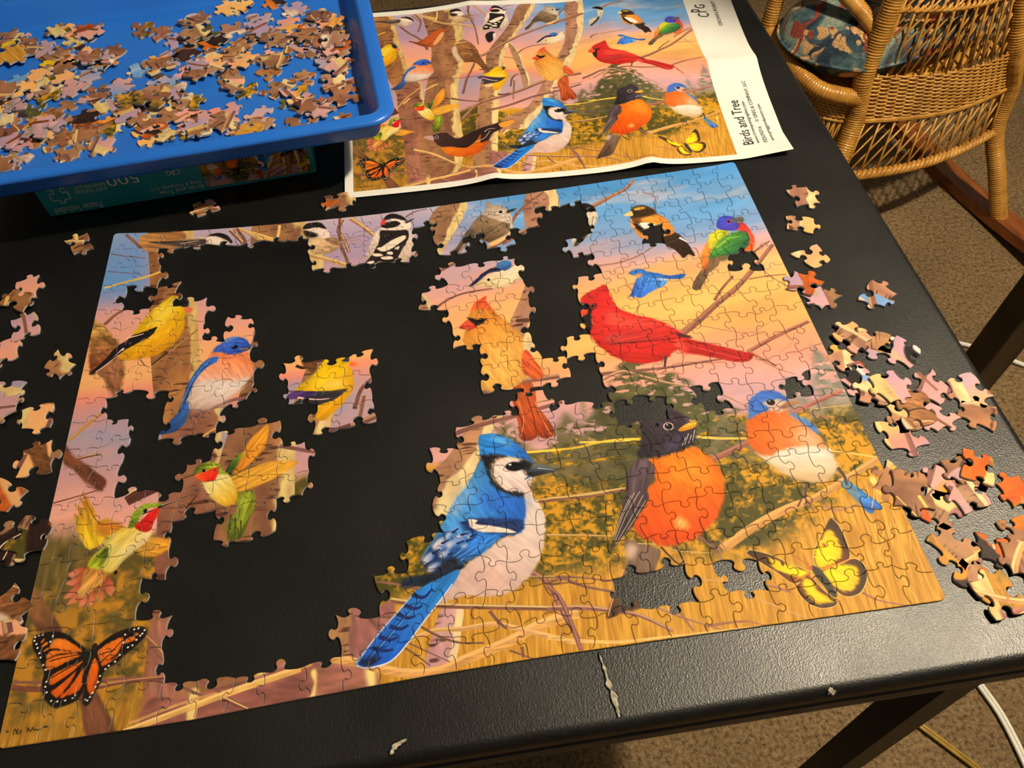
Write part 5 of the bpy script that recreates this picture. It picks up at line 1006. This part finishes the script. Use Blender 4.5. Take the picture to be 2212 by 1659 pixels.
def piece_mesh(r, c, warp, centre=None):
    """one cut piece: card edge, pressed-over print rim and printed top; returns mesh and its centre"""
    P = outline(r, c); A0 = inset(P, .00016); A1 = inset(P, .00055)
    f = (lambda Q: np.array([flex(*q) for q in Q])) if warp else (lambda Q: Q)
    W0, W1 = f(A0), f(A1); ctr = W0.mean(0); n = len(P)
    V = [(*(q - ctr), 0) for q in W0] + [(*(q - ctr), THK - .00035) for q in W0] + [(*(q - ctr), THK) for q in W1]
    F = [tuple(reversed(range(n)))]; mi = [1]
    for i in range(n): j = (i + 1) % n; F.append((i, j, n + j, n + i)); mi.append(1)
    for i in range(n): j = (i + 1) % n; F.append((n + i, n + j, 2 * n + j, 2 * n + i)); mi.append(0)
    F.append(tuple(range(2 * n, 3 * n))); mi.append(0)
    me = bpy.data.meshes.new('puzzle_piece'); me.from_pydata(V, [], F)
    me.materials.append(M['print']); me.materials.append(M['card']); me.polygons.foreach_set('material_index', mi)
    src = np.vstack([A0, A0, A1]); uv = np.c_[(src[:, 0] + PW / 2) / PW, (src[:, 1] + PH / 2) / PH]
    li = np.zeros(len(me.loops), np.int32); me.loops.foreach_get('vertex_index', li)
    me.uv_layers.new(name='print').data.foreach_set('uv', uv[li].astype(np.float32).ravel()); me.update()
    return me, ctr
def link(name, me, loc, rot=(0, 0, 0), parent=None):
    o = bpy.data.objects.new(name, me); COL.objects.link(o); o.location = loc; o.rotation_euler = rot
    if parent is not None: o.parent = parent; o.matrix_parent_inverse = pinv(parent)
    return o
puzzle = tag(empty('jigsaw_puzzle', (0, 0, 0.0002)), 'large half-finished jigsaw puzzle of songbirds lying on the black table', 'puzzle')
isl_f = tag(empty('puzzle_section', (0.035, 0.04, 0.0002), math.radians(-1.0)), 'joined puzzle section of the orange crested bird inside the gap', 'puzzle section')
isl_g = tag(empty('puzzle_section', (-0.04, 0.02, 0.0002), math.radians(-2.0)), 'small joined puzzle section of the yellow goldfinch with dark wing inside the gap', 'puzzle section')
GOFF = (-0.0435, 0.007)
loose = []
for r in range(NR):
    for c in range(NC):
        k = GRID[r][c]
        if k == 1:      # 1 joined, 0 loose, 2 and 3 the two separate sections
            me, ctr = piece_mesh(r, c, True); link('puzzle_piece', me, (ctr[0], ctr[1], 0.0002), (0, 0, 0), puzzle)
        elif k == 2:
            me, ctr = piece_mesh(r, c, True); o = link('puzzle_piece', me, (0, 0, 0)); o.parent = isl_f; o.location = (ctr[0] - .035, ctr[1] - .04 + .004, 0)
        elif k == 3:
            me, ctr = piece_mesh(r, c, False); o = link('puzzle_piece', me, (0, 0, 0)); o.parent = isl_g; o.location = (ctr[0] + GOFF[0] + .04, ctr[1] + GOFF[1] - .02, 0)
        else: loose.append((r, c))
LM = {}
for rc in loose: LM[rc] = piece_mesh(*rc, False)[0]
def piece_colour(r, c):
    y0, y1, x0, x1 = int(r * AH / NR), int((r + 1) * AH / NR), int(c * AW / NC), int((c + 1) * AW / NC)
    R, G, B = ART[y0 + 18:y1 - 18, x0 + 18:x1 - 18].reshape(-1, 3).mean(0); mx, mn = max(R, G, B), min(R, G, B)
    if mx < 95: return 'dark brown'
    if B > R * .86 and B > G: return 'lavender'
    if R > 190 and G < 130 and B < 80: return 'orange'
    if R > 205 and B > 118: return 'pink'
    if G > R * .86 and B < R * .6: return 'yellow-green'
    if R > 190 and B < 130: return 'golden'
    if R > 150: return 'tan'
    return 'brown'
free = set(loose)
def near_what(x, y):
    if x < -.3: return 'beside the monarch butterfly corner' if y < -.06 else ('beside the left goldfinch' if y < .14 else 'beside the teal box')
    if x > .28: return 'beside the yellow butterfly corner' if y < -.12 else ('beside the perched bluebird' if y < -.02 else ('beside the cardinal tail' if y < .08 else 'near the poster and painted bunting'))
    return 'between the teal box and puzzle' if x < -.15 else 'touching the poster corner'
for (x, y, rot, (ax, ay), lay) in TABLE_PIECES:
    rc = min(free, key=lambda q: ((q[1] + .5) * AW / NC - ax) ** 2 + ((q[0] + .5) * AH / NR - ay) ** 2); free.discard(rc)
    o = link('puzzle_piece', LM[rc], (x, y, 0.0003 + lay * (THK + .0002)), (0 if lay == 0 else math.radians(random.uniform(-2, 2)), 0, math.radians(rot)))
    w = near_what(x, y)
    s = f'loose {piece_colour(*rc)} puzzle piece ' + ('on another piece ' if lay else 'on the black table ') + w
    tag(o, s, 'puzzle piece', 'loose pieces: ' + s)
rest = sorted(free); random.shuffle(rest)
rest += [q for q in rest if piece_colour(*q) in ('brown', 'dark brown', 'tan', 'golden')]
TFZ = 0.0532; placed = []
n_tray = len(TRAY_SPOTS)
for i, (x, y) in enumerate(TRAY_SPOTS):
    rc = rest[i % len(rest)]
    near = [q for q in placed if (q[0] - x) ** 2 + (q[1] - y) ** 2 < .021 ** 2]
    lay = (max(q[2] for q in near) + 1) if near else 0
    lay = min(lay, 4)
    a = random.uniform(0, 360); tl = 0 if lay == 0 else 3.0
    o = link('puzzle_piece', LM[rc], (x, y, TFZ + lay * (THK + .0003)), (math.radians(random.uniform(-tl, tl)), math.radians(random.uniform(-tl, tl)), math.radians(a)))
    placed.append((x, y, lay))
    tx, ty = (x + .0215) * .9966 + (y - .2475) * .0819, (y - .2475) * .9966 - (x + .0215) * .0819
    zone = 'by the poster-side rim' if tx > -.115 else ('by the rim above the lettered box' if ty < .10 else ('far from the lettered box' if ty > .20 else 'in mid-floor'))
    s = f'loose {piece_colour(*rc)} puzzle piece ' + ('flat in' if lay == 0 else 'heaped in') + ' the blue tray ' + zone
    tag(o, s, 'puzzle piece', 'loose pieces: ' + s)

# ------------------------------------------------------------------ blue plastic tray
ang = math.radians(4.7); ex = Vector((math.cos(ang), math.sin(ang), 0)); ey = Vector((-math.sin(ang), math.cos(ang), 0)); T0 = Vector((-0.0215, 0.2475, 0))
def tpos(p): return T0 + ex * p.x + ey * p.y + Vector((0, 0, p.z))
TL, TD = 0.462, 0.333
def tring(i, z, R=.026): return [tpos(v) for v in rrect(-TL + i, -i, i, TD - i, max(.004, R - i), z, 8)]
tray = tag(empty('plastic_tray', tuple(T0 + Vector((-.23, .15, .0505)))), 'shallow blue plastic tray heaped with loose puzzle pieces, resting on the teal box', 'tray')
MB().loft([tring(.012, .0795), tring(.0145, .0788), tring(.0165, .0765), tring(.024, .0600), tring(.0275, .0550), tring(.033, .0532)], False, True).build('basin', M['blue'], tray, True)
MB().loft([tring(.013, .0795), tring(.0030, .0800), tring(.0008, .0790), tring(.0, .0770), tring(.0, .0752), tring(.0010, .0748), tring(.0020, .0752), tring(.0022, .0765), tring(.0105, .0770)]).build('rolled_rim', M['blue'], tray, True)
MB().loft([tring(.0108, .0775), tring(.0115, .0740), tring(.0165, .0545), tring(.0185, .0512), tring(.0220, .0503)], False, True).build('outer_wall', M['blue'], tray, True)

# ------------------------------------------------------------------ puzzle box under the tray
BO = Vector((-0.3722, 0.2640, 0)); bd = Vector((0.9964, 0.0843, 0)).normalized(); bn = Vector((-bd.y, bd.x, 0)); BLN, BDP, BHT = 0.2609, 0.20, 0.0502
def bpos(s, t, h): return BO + bd * s + bn * t + Vector((0, 0, h + .0004))
box = tag(empty('puzzle_box', tuple(BO + bd * .13 + bn * .1)), 'teal cardboard puzzle box with upside-down lettering under the blue tray', 'box')
def brect(i, h): return [bpos(v.x, v.y, h) for v in rrect(i, BLN - i, i, BDP - i, .0025, 0, 3)]
MB().loft([brect(.0012, .0), brect(.0012, .006)], True, True).build('base', M['teal'], box)
MB().loft([brect(0, .0012), brect(0, BHT - .0008), brect(.0008, BHT)], True, True).build('lid', M['teal'], box)
pv = [bpos(.1530, -.0003, .0050), bpos(.2566, -.0003, .0035), bpos(.2566, -.0003, .0480), bpos(.1540, -.0003, .0480)]
pp = mesh_obj('picture_panel', pv, [(0, 1, 2, 3)], M['box_print'], box)
_u = pp.data.uv_layers.new(name='print')
for k, q in enumerate(((1.0, .46), (.20, .46), (.20, .06), (1.0, .06))): _u.data[k].uv = q
def text_mesh(s, size, shear=0.0, align='CENTER'):
    cu = bpy.data.curves.new('t', 'FONT'); cu.body = s; cu.size = size; cu.align_x = align; cu.align_y = 'CENTER'; cu.shear = shear; cu.resolution_u = 3
    o = bpy.data.objects.new('t', cu); COL.objects.link(o); dg = bpy.context.evaluated_depsgraph_get(); dg.update()
    me = bpy.data.meshes.new_from_object(o.evaluated_get(dg)); v = [tuple(x.co) for x in me.vertices]; f = [tuple(p.vertices) for p in me.polygons]
    bpy.data.objects.remove(o); bpy.data.curves.remove(cu); bpy.data.meshes.remove(me)
    return v, f
def fit_text(s, width, shear=0.0, height=None):
    v, f = text_mesh(s, 1.0, shear); a = np.array(v); lo, hi = a.min(0), a.max(0); k = width / (hi[0] - lo[0])
    ky = k if height is None else height / (hi[1] - lo[1])
    a[:, 0] = (a[:, 0] - (lo[0] + hi[0]) / 2) * k; a[:, 1] = (a[:, 1] - (lo[1] + hi[1]) / 2) * ky
    return a, f
def box_text(s, s0, h0, width, mat, shear=0.0, height=None):
    a, f = fit_text(s, width, shear, height)
    return mesh_obj('lettering', [bpos(s0 - x, -.0006, h0 - y) for x, y, _ in a], [tuple(reversed(q)) for q in f] if False else f, M[mat], box)
box_text('Poster Included', .0300, .0060, .0440, 'teal_ink', 0, .0072)
box_text('SOFT TOUCH', .0502, .0238, .0288, 'teal_ink', 0, .0036)
box_text('RANDOM CUT', .0502, .0286, .0288, 'teal_ink', 0, .0036)
box_text('PUZZLE PIECES', .0505, .0336, .0285, 'teal_dim', 0, .0036)
box_text('500', .0815, .0295, .0300, 'teal_ink', 0, .0110)
box_text('Birds and Tree', .1288, .0072, .0425, 'teal_ink', 0, .0048)
box_text('Greg & Company, LLC', .1250, .0130, .0490, 'teal_ink', .25, .0048)
for s0, h0, w, hh, ch in ((.1328, .0288, .0042, .0060, 'C'), (.1285, .0300, .0040, .0084, 'P'), (.1240, .0285, .0042, .0058, 'G')): box_text(ch, s0, h0, w, 'teal_ink', .2, hh)
_kn = smooth(np.array([(0, 0), (.35, .02), (.40, .10), (.36, .19), (.5, .25), (.64, .19), (.60, .10), (.65, .02), (1, 0)], float), False, 4)
def _side(a, b, s): a, b = np.array(a), np.array(b); d = b - a; n = np.array((-d[1], d[0])); return (a + d * _kn[:, :1] + n * _kn[:, 1:] * s)[:-1]
_q = [(.0115, .0180), (.0285, .0180), (.0285, .0390), (.0115, .0390)]
_o = np.vstack([_side(_q[0], _q[1], -1), _side(_q[1], _q[2], 1), _side(_q[2], _q[3], 1), _side(_q[3], _q[0], 1)])
MB().tube([bpos(x, -.0002, h) for x, h in _o], .00045, 5, False, True).build('piece_emblem', M['teal_ink'], box)

# ------------------------------------------------------------------ folded poster
PC = [Vector((-.076, .248, .0010)), Vector((.311, .238, .0010)), Vector((.327, .522, .020)), Vector((-.069, .540, .020))]   # corners of the printed picture
def pos_poster(u, v, lift=0.0):                    # u 0..1 left to right, v 0..1 near to far
    a = PC[0].lerp(PC[1], u); b = PC[3].lerp(PC[2], u); p = a.lerp(b, v); p.z = max(p.z, 0) * 1.0
    ridge = .0075 * math.exp(-abs(u - .36) / .055) + .0085 * math.exp(-abs(u - .765) / .055)
    ridge *= .35 + .65 * math.exp(-max(0, v) * 1.5)
    fold = .0085 * math.exp(-abs(v - .50) / .09)
    sag = .0022 * math.sin(u * 9 + 1) * math.sin(v * 4.5)
    corner = .010 * max(0, u - 1.02) ** 1.0 * max(0, .10 - v) * 40
    p.z = .0012 + p.z * .9 + ridge + fold + max(-.0008, sag) + corner + lift
    return p
U0, U1, V0, V1 = -.022, 1.142, -.026, 1.030
us = sorted(set(list(np.linspace(U0, U1, 64)) + [0.0, 1.0])); vs = sorted(set(list(np.linspace(V0, V1, 44)) + [0.0, 1.0]))
pv = [pos_poster(u, v) for v in vs for u in us]; nu = len(us); pf = []; pm = []
for j in range(len(vs) - 1):
    for i in range(nu - 1):
        pf.append((j * nu + i, j * nu + i + 1, (j + 1) * nu + i + 1, (j + 1) * nu + i))
        uc, vc = (us[i] + us[i + 1]) / 2, (vs[j] + vs[j + 1]) / 2; pm.append(1 if 0 < uc < 1 and 0 < vc < 1 else 0)
poster = tag(empty('poster', (.15, .4, .001)), 'unfolded creased poster of the finished bird picture with white margin strip', 'poster')
sheet = mesh_obj('sheet', pv, pf, [M['paper'], M['poster_print']], poster, True, pm)
_u = sheet.data.uv_layers.new(name='print'); k = 0
for p in sheet.data.polygons:
    for li in p.loop_indices:
        vi = sheet.data.loops[li].vertex_index; _u.data[li].uv = (us[vi % nu], vs[vi // nu])
def poster_text(s, u0, v0, length, height, shear=0.0):
    """text running up the margin strip: letter advance along +v, letter tops towards -u"""
    a, f = fit_text(s, length, shear, height)
    return mesh_obj('lettering', [pos_poster(u0 - y / .39, v0 + x / .2865, .0005) for x, y, _ in a], [tuple(reversed(q)) for q in f] if False else f, M['ink'], poster)
poster_text('Birds and Tree', 1.040, .165, .0700, .0108)
poster_text('www.crownpointgraphics.com', 1.066, .160, .0670, .0048)
poster_text('PZ5U92516  \u00b7  \u00a9 GREG & COMPANY, LLC', 1.086, .215, .0980, .0046)
poster_text('www.greggiordanoart.com', 1.106, .150, .0600, .0048)
poster_text('CROWN POINT GRAPHICS', 1.085, .885, .0800, .0042)
for ch, u_, v_, w, h in (('C', 1.045, .825, .0080, .0125), ('P', 1.035, .855, .0075, .0175), ('G', 1.043, .885, .0080, .0115)): poster_text(ch, u_, v_, w, h, .25)

# ------------------------------------------------------------------ wicker rocking chair beyond the table
chair = tag(empty('wicker_rocking_chair', (0.98, 0.95, -0.70)), 'honey-coloured woven wicker rocking chair standing beside the table', 'chair')
Fp = [Vector(p) for p in CH['F']]; Bp = [Vector(p) for p in CH['B']]      # back posts at levels 0 apron, 1 band foot, 2 band head, 3 rope
LEV = [0, 1, 2, 3]
def on_post(P, t):
    i = min(int(t), len(P) - 2); return P[i].lerp(P[i + 1], t - i)
fwd = Vector((-(Bp[0] - Fp[0]).y, (Bp[0] - Fp[0]).x, 0)).normalized()      # the way the chair faces
def panel(s, t, out=0.0):                                                    # s across the back, t up the levels
    p = on_post(Fp, t).lerp(on_post(Bp, t), s); return p - fwd * (math.sin(math.pi * s) * .030 + out)
def wrapped(pts, r, name, n=14, parent=chair, pitch=.0048, amp=.07):
    P = catmull(pts, 10); L = [0]
    for a, b in zip(P, P[1:]): L.append(L[-1] + (b - a).length)
    m = max(8, int(L[-1] / pitch * 3)); Q = []; rr = []
    j = 0
    for i in range(m + 1):
        d = L[-1] * i / m
        while j < len(L) - 2 and L[j + 1] < d: j += 1
        Q.append(P[j].lerp(P[j + 1], (d - L[j]) / max(1e-9, L[j + 1] - L[j])))
        rr.append(r * (1 + (amp if i % 3 else -amp * .8) * (1 + .4 * math.sin(i * 1.7))))
    return MB().tube(Q, rr, n).build(name, M['rattan'], parent, True)
up = Vector((0, 0, 1))
F_low = Fp[0] + (Fp[0] - Fp[1]) * .4; ffoot = Vector(CH['Ffoot']); bfoot = Vector(CH['Bfoot'])
wrapped([ffoot, F_low, Fp[0], Fp[1], Fp[2], Fp[3], Fp[3] + (Fp[3] - Fp[2]) * 2.2], .0165, 'back_post')
wrapped([bfoot, bfoot.lerp(Bp[0], .55), Bp[0], Bp[1], Bp[2], Bp[3], Bp[3] + (Bp[3] - Bp[2]) * 2.2], .0165, 'back_post')
FL = Vector(CH['FL']); FR = FL + (Bp[2] - Fp[2]) * 1.05
for q, nm in ((FL, 1), (FR, 2)): wrapped([Vector((q.x - .015, q.y + .01, -.672)), q + Vector((0, 0, -.08)), q, q + Vector((.012, .015, .13))], .0145, 'front_post')
arm0 = on_post(Fp, 2.62)
wrapped([arm0 + fwd * .004, arm0 + fwd * .03 + Vector((-.012, 0, .018)), arm0 + fwd * .09 + Vector((-.045, 0, .055)), arm0 + fwd * .17 + Vector((-.055, 0, .075)), FL + Vector((.012, .015, .135))], .0135, 'arm_rail')
arm1 = on_post(Bp, 2.62)
wrapped([arm1, arm1 + fwd * .1 + Vector((.03, 0, .05)), FR + Vector((.012, .015, .135))], .0135, 'arm_rail')
# open lattice: uprights and slanting canes, above and below the woven band
def cane(a, b, r, name='cane'):
    mid = (a + b) / 2
    return MB().tube([a, mid, b], r, 6).build(name, M['wicker'], chair, True)
nU = 12
for k in range(nU):
    s = (k + .7) / (nU + .3)
    cane(panel(s, 2.0), panel(min(1, s + .02), 3.35), .0024)
    cane(panel(s, 0.0), panel(s, 1.0), .0022)
nD = 17
for k in range(-4, nD):
    s0 = (k + .2) / nD; s1 = s0 + .36
    if s1 > .03 and s0 < .98:
        a = max(0.02, s0); ta = 2 + 1.35 * (a - s0) / .36; b = min(.99, s1); tb = 2 + 1.35 * (b - s0) / .36
        cane(panel(a, ta, -.005), panel(b, tb, -.005), .0021, 'slanting_cane')
for k in range(-3, 16):
    s0 = (k + .2) / 16; s1 = s0 + .19
    a = max(.03, s0); ta = (a - s0) / .19; b = min(.98, s1); tb = (b - s0) / .19
    if b > a: cane(panel(a, ta, -.005), panel(b, tb, -.005), .0020, 'slanting_cane')
# woven band
NST = 19; rows = 23
for k in range(NST + 1): cane(panel(.02 + .96 * k / NST, 1.0), panel(.02 + .96 * k / NST, 2.02), .0019, 'stake')
for j in range(rows):
    t = 1.02 + .97 * (j + .5) / rows; pts = []
    for i in range(NST * 3 + 1):
        s = .0 + 1.0 * i / (NST * 3); ph = math.cos(math.pi * (s - .02) / .96 * NST + (j % 2) * math.pi)
        pts.append(panel(s, t, .0030 * ph) + Vector((0, 0, .0006 * ph)))
    MB().tube(pts, .0021, 6).build('woven_strand', M['wicker'], chair, True)
for t in (1.0, 1.03): MB().tube([panel(s, t, .003) for s in np.linspace(-.02, 1.03, 22)], .0030, 8).build('binding_cane', M['wicker'], chair, True)
# plaited rims
def plait(fn, r, turns, amp, name, k=3):
    for j in range(k):
        MB().tube([fn(i / (turns * 10), amp * math.cos(2 * math.pi * (i / 10 + j / k)), amp * math.sin(2 * math.pi * (i / 10 + j / k))) for i in range(int(turns * 10) + 1)], r, 6).build(name, M['wicker'], chair, True)
plait(lambda s, a, b: panel(s * 1.04 - .02, 0.0, a) + Vector((0, 0, b)), .0050, 13, .0058, 'plaited_rim')
plait(lambda s, a, b: panel(s, 3.02, a) + Vector((0, 0, b)), .0030, 12, .0040, 'plaited_rope', 2)
# seat: side rail, apron and floor
rail = [on_post(Fp, 1.5)] + [Vector(p) for p in CH['RAIL']] + [FL + Vector((0, 0, .004))]
wrapped(rail, .0145, 'seat_rail')
wrapped([FL, (FL + FR) / 2 + fwd * .03, FR], .0145, 'seat_rail')
RL = catmull(rail, 8)
for j in range(6):
    MB().tube([p + Vector((.006, .004, -.016 - j * .0062 + (.0014 if (i + j) % 2 else -.0014))) for i, p in enumerate(RL)], .0030, 6).build('apron_strand', M['wicker'], chair, True)
for i in range(2, len(RL) - 1, 2):
    cane(RL[i] + Vector((.006, .004, -.05)), RL[i] + Vector((.02, .012, -.155)), .0022); cane(RL[i] + Vector((.006, .004, -.05)), RL[min(i + 3, len(RL) - 1)] + Vector((.02, .012, -.155)), .0020, 'slanting_cane')
MB().tube([p + Vector((.006, .004, -.0555)) for p in RL], .0032, 7).build('binding_cane', M['wicker'], chair, True)
MB().tube([p + Vector((.02, .012, -.158)) for p in RL], .0065, 7).build('plaited_rim', M['wicker'], chair, True)
sb = on_post(Bp, 2.05); ctr = (rail[0] + sb + FL + FR) / 4
MB().loft([[p + Vector((0, 0, -.012)) for p in RL] + [FR, sb], [p + Vector((0, 0, -.004)) for p in RL] + [FR, sb]], True, True).build('seat_panel', M['wicker'], chair)
# wooden rockers
def rocker(a, b, zc):
    d = (b - a).normalized(); n = Vector((-d.y, d.x, 0)) * .025; P = []
    for i in range(25):
        f = i / 24; q = a.lerp(b, f); z = -.6995 + .13 * (f - .42) ** 2; P.append((q, z))
    rings = [[q - n + up * z, q + n + up * z, q + n + up * (z + .024), q - n + up * (z + .024)] for q, z in P]
    return MB().loft(rings, True, True).build('rocker', M['rocker'], chair)
rocker(Vector(CH['K0']), Vector(CH['K1']), 0)
_w = Vector((-.34, -.03, 0)); rocker(Vector(CH['K0']) + _w, Vector(CH['K0']).lerp(Vector(CH['K1']), .62) + _w, 0)
# cushions
def cushion(name, corners, thick, axis, mat, label, bulge=0.0):
    """soft box cushion over four corners, swollen in the middle, with a welted seam"""
    a, b, c, d = corners; n = 22; top = []; bot = []
    for j in range(n + 1):
        for i in range(n + 1):
            s, t = i / n, j / n; u_, v_ = 2 * s - 1, 2 * t - 1
            x = u_ * math.sqrt(max(0, 1 - .20 * v_ * v_ * abs(u_) ** 1.5)); y = v_ * math.sqrt(max(0, 1 - .20 * u_ * u_ * abs(v_) ** 1.5))
            p = a.lerp(b, (x + 1) / 2).lerp(d.lerp(c, (x + 1) / 2), (y + 1) / 2)
            p = p + (a - b).normalized() * bulge * max(0, -u_) ** 2 * (1 - v_ * v_)
            e = (1 - abs(u_) ** 4) * (1 - abs(v_) ** 4); h = thick * (e ** .42)
            top.append(p + axis * h * .62); bot.append(p - axis * h * .38)
    f = []; m = n + 1
    for j in range(n):
        for i in range(n):
            q = (j * m + i, j * m + i + 1, (j + 1) * m + i + 1, (j + 1) * m + i); f.append(q); f.append(tuple(reversed([k + m * m for k in q])))
    root = tag(empty(name, tuple((a + b + c + d) / 4)), label, 'cushion')
    mesh_obj('cover', top + bot, f, mat, root, True)
    edge = [top[i] for i in range(m)] + [top[j * m + n] for j in range(1, m)] + [top[n * m + i] for i in range(n - 1, -1, -1)] + [top[j * m] for j in range(n - 1, 0, -1)]
    MB().tube(edge, .0035, 6, False, True).build('piping', mat, root, True)
    return root
zc = Vector((0, 0, .030))
side = (Bp[2] - Fp[2]).normalized()
cA = rail[0] + side * .006 + zc + fwd * .02 ; cB = sb - side * .01 + zc + fwd * .02; cC = FR - side * .01 + zc; cD = FL + zc - side * .012
cushion('seat_cushion', [Vector(CH['CUS'][0]), cB, cC, Vector(CH['CUS'][1])], .105, up, M['floral'], 'plump blue and peach floral cushion on the wicker chair seat', .045)
bk = (Fp[3] - Fp[2]).normalized()
q0 = on_post(Fp, 2.05) + fwd * .052 + side * .03 + up * .045; q1 = on_post(Bp, 2.05) + fwd * .052 - side * .02 + up * .045
cushion('back_cushion', [q0, q1, q1 + bk * .30, q0 + bk * .30], .075, -fwd, M['floral_back'], 'dark floral cushion leaning against the woven back of the wicker chair')

# ------------------------------------------------------------------ cords on the carpet
def cord(pts, r, mat, label, twin=False):
    P = catmull(pts, 10)
    if twin:
        root = tag(empty('power_cord', tuple(P[0])), label, 'cord')
        for sgn in (-1, 1):
            Q = []
            for i, p in enumerate(P):
                t = (P[min(i + 1, len(P) - 1)] - P[max(0, i - 1)]).normalized(); Q.append(p + Vector((-t.y, t.x, 0)) * r * .85 * sgn)
            MB().tube(Q, r, 8).build('conductor', M[mat], root, True)
        return root
    return tag(MB().tube(P, r, 8).build('power_cord', M[mat], None, True), label, 'cord')
fz = -.6945
cord([(x, y, fz) for x, y in CH['cabA']], .0045, 'whitecord', 'white cord on the carpet behind the dark brown wooden post')
cord([(x, y, fz) for x, y in CH['cabB']], .0042, 'whitecord', 'white cord running behind the rocker of the wicker chair')
cord([(x, y, fz) for x, y in CH['cabC']], .0032, 'whitecord', 'white twin-wire power cord on the carpet beside the table leg', True)
cord([(x, y, fz) for x, y in CH['cabD']], .0028, 'goldcord', 'translucent gold twin-wire lamp cord on the carpet under the table edge', True)

# ------------------------------------------------------------------ floor lamp lighting the table
lp = empty('floor_lamp', (CH['pole'][0], CH['pole'][1], -0.70)); tag(lp, 'dark brown wooden post of a floor lamp beside the table', 'lamp')
px_, py_ = CH['pole']; hw = .021
MB().loft([rrect(px_ - hw, px_ + hw, py_ - hw, py_ + hw, .004, -.68, 3), rrect(px_ - hw, px_ + hw, py_ - hw, py_ + hw, .004, 1.62, 3)], True, True).build('post', M['darkwood'], lp)
MB().loft([rrect(px_ - .11, px_ + .11, py_ - .11, py_ + .11, .02, -.70, 4), rrect(px_ - .11, px_ + .11, py_ - .11, py_ + .11, .02, -.685, 4), rrect(px_ - .09, px_ + .09, py_ - .09, py_ + .09, .02, -.672, 4)], True, True).build('base', M['darkwood'], lp)
MB().tube(catmull([(px_, py_, 1.60), (px_ + .08, py_ - .07, 1.69), (LAMP[0] - .02, LAMP[1] + .02, 1.67), (LAMP[0], LAMP[1], 1.60)], 8), .008, 8).build('arm', M['leg'], lp, True)
def circ(r, z, n=32): return [Vector((LAMP[0] + r * math.cos(2 * math.pi * k / n), LAMP[1] + r * math.sin(2 * math.pi * k / n), z)) for k in range(n)]
MB().loft([circ(.150, 1.435), circ(.085, 1.605), circ(.083, 1.605), circ(.148, 1.435)]).build('shade', M['shade'], lp, True)
MB().tube([(LAMP[0], LAMP[1], 1.605), (LAMP[0], LAMP[1], 1.515)], .016, 10).build('bulb_socket', M['leg'], lp)
ld = bpy.data.lights.new('lamp_bulb', 'POINT'); ld.energy = LAMP_WATT; ld.color = LAMP_COL; ld.shadow_soft_size = .04
lo = bpy.data.objects.new('lamp_bulb', ld); COL.objects.link(lo); lo.location = LAMP
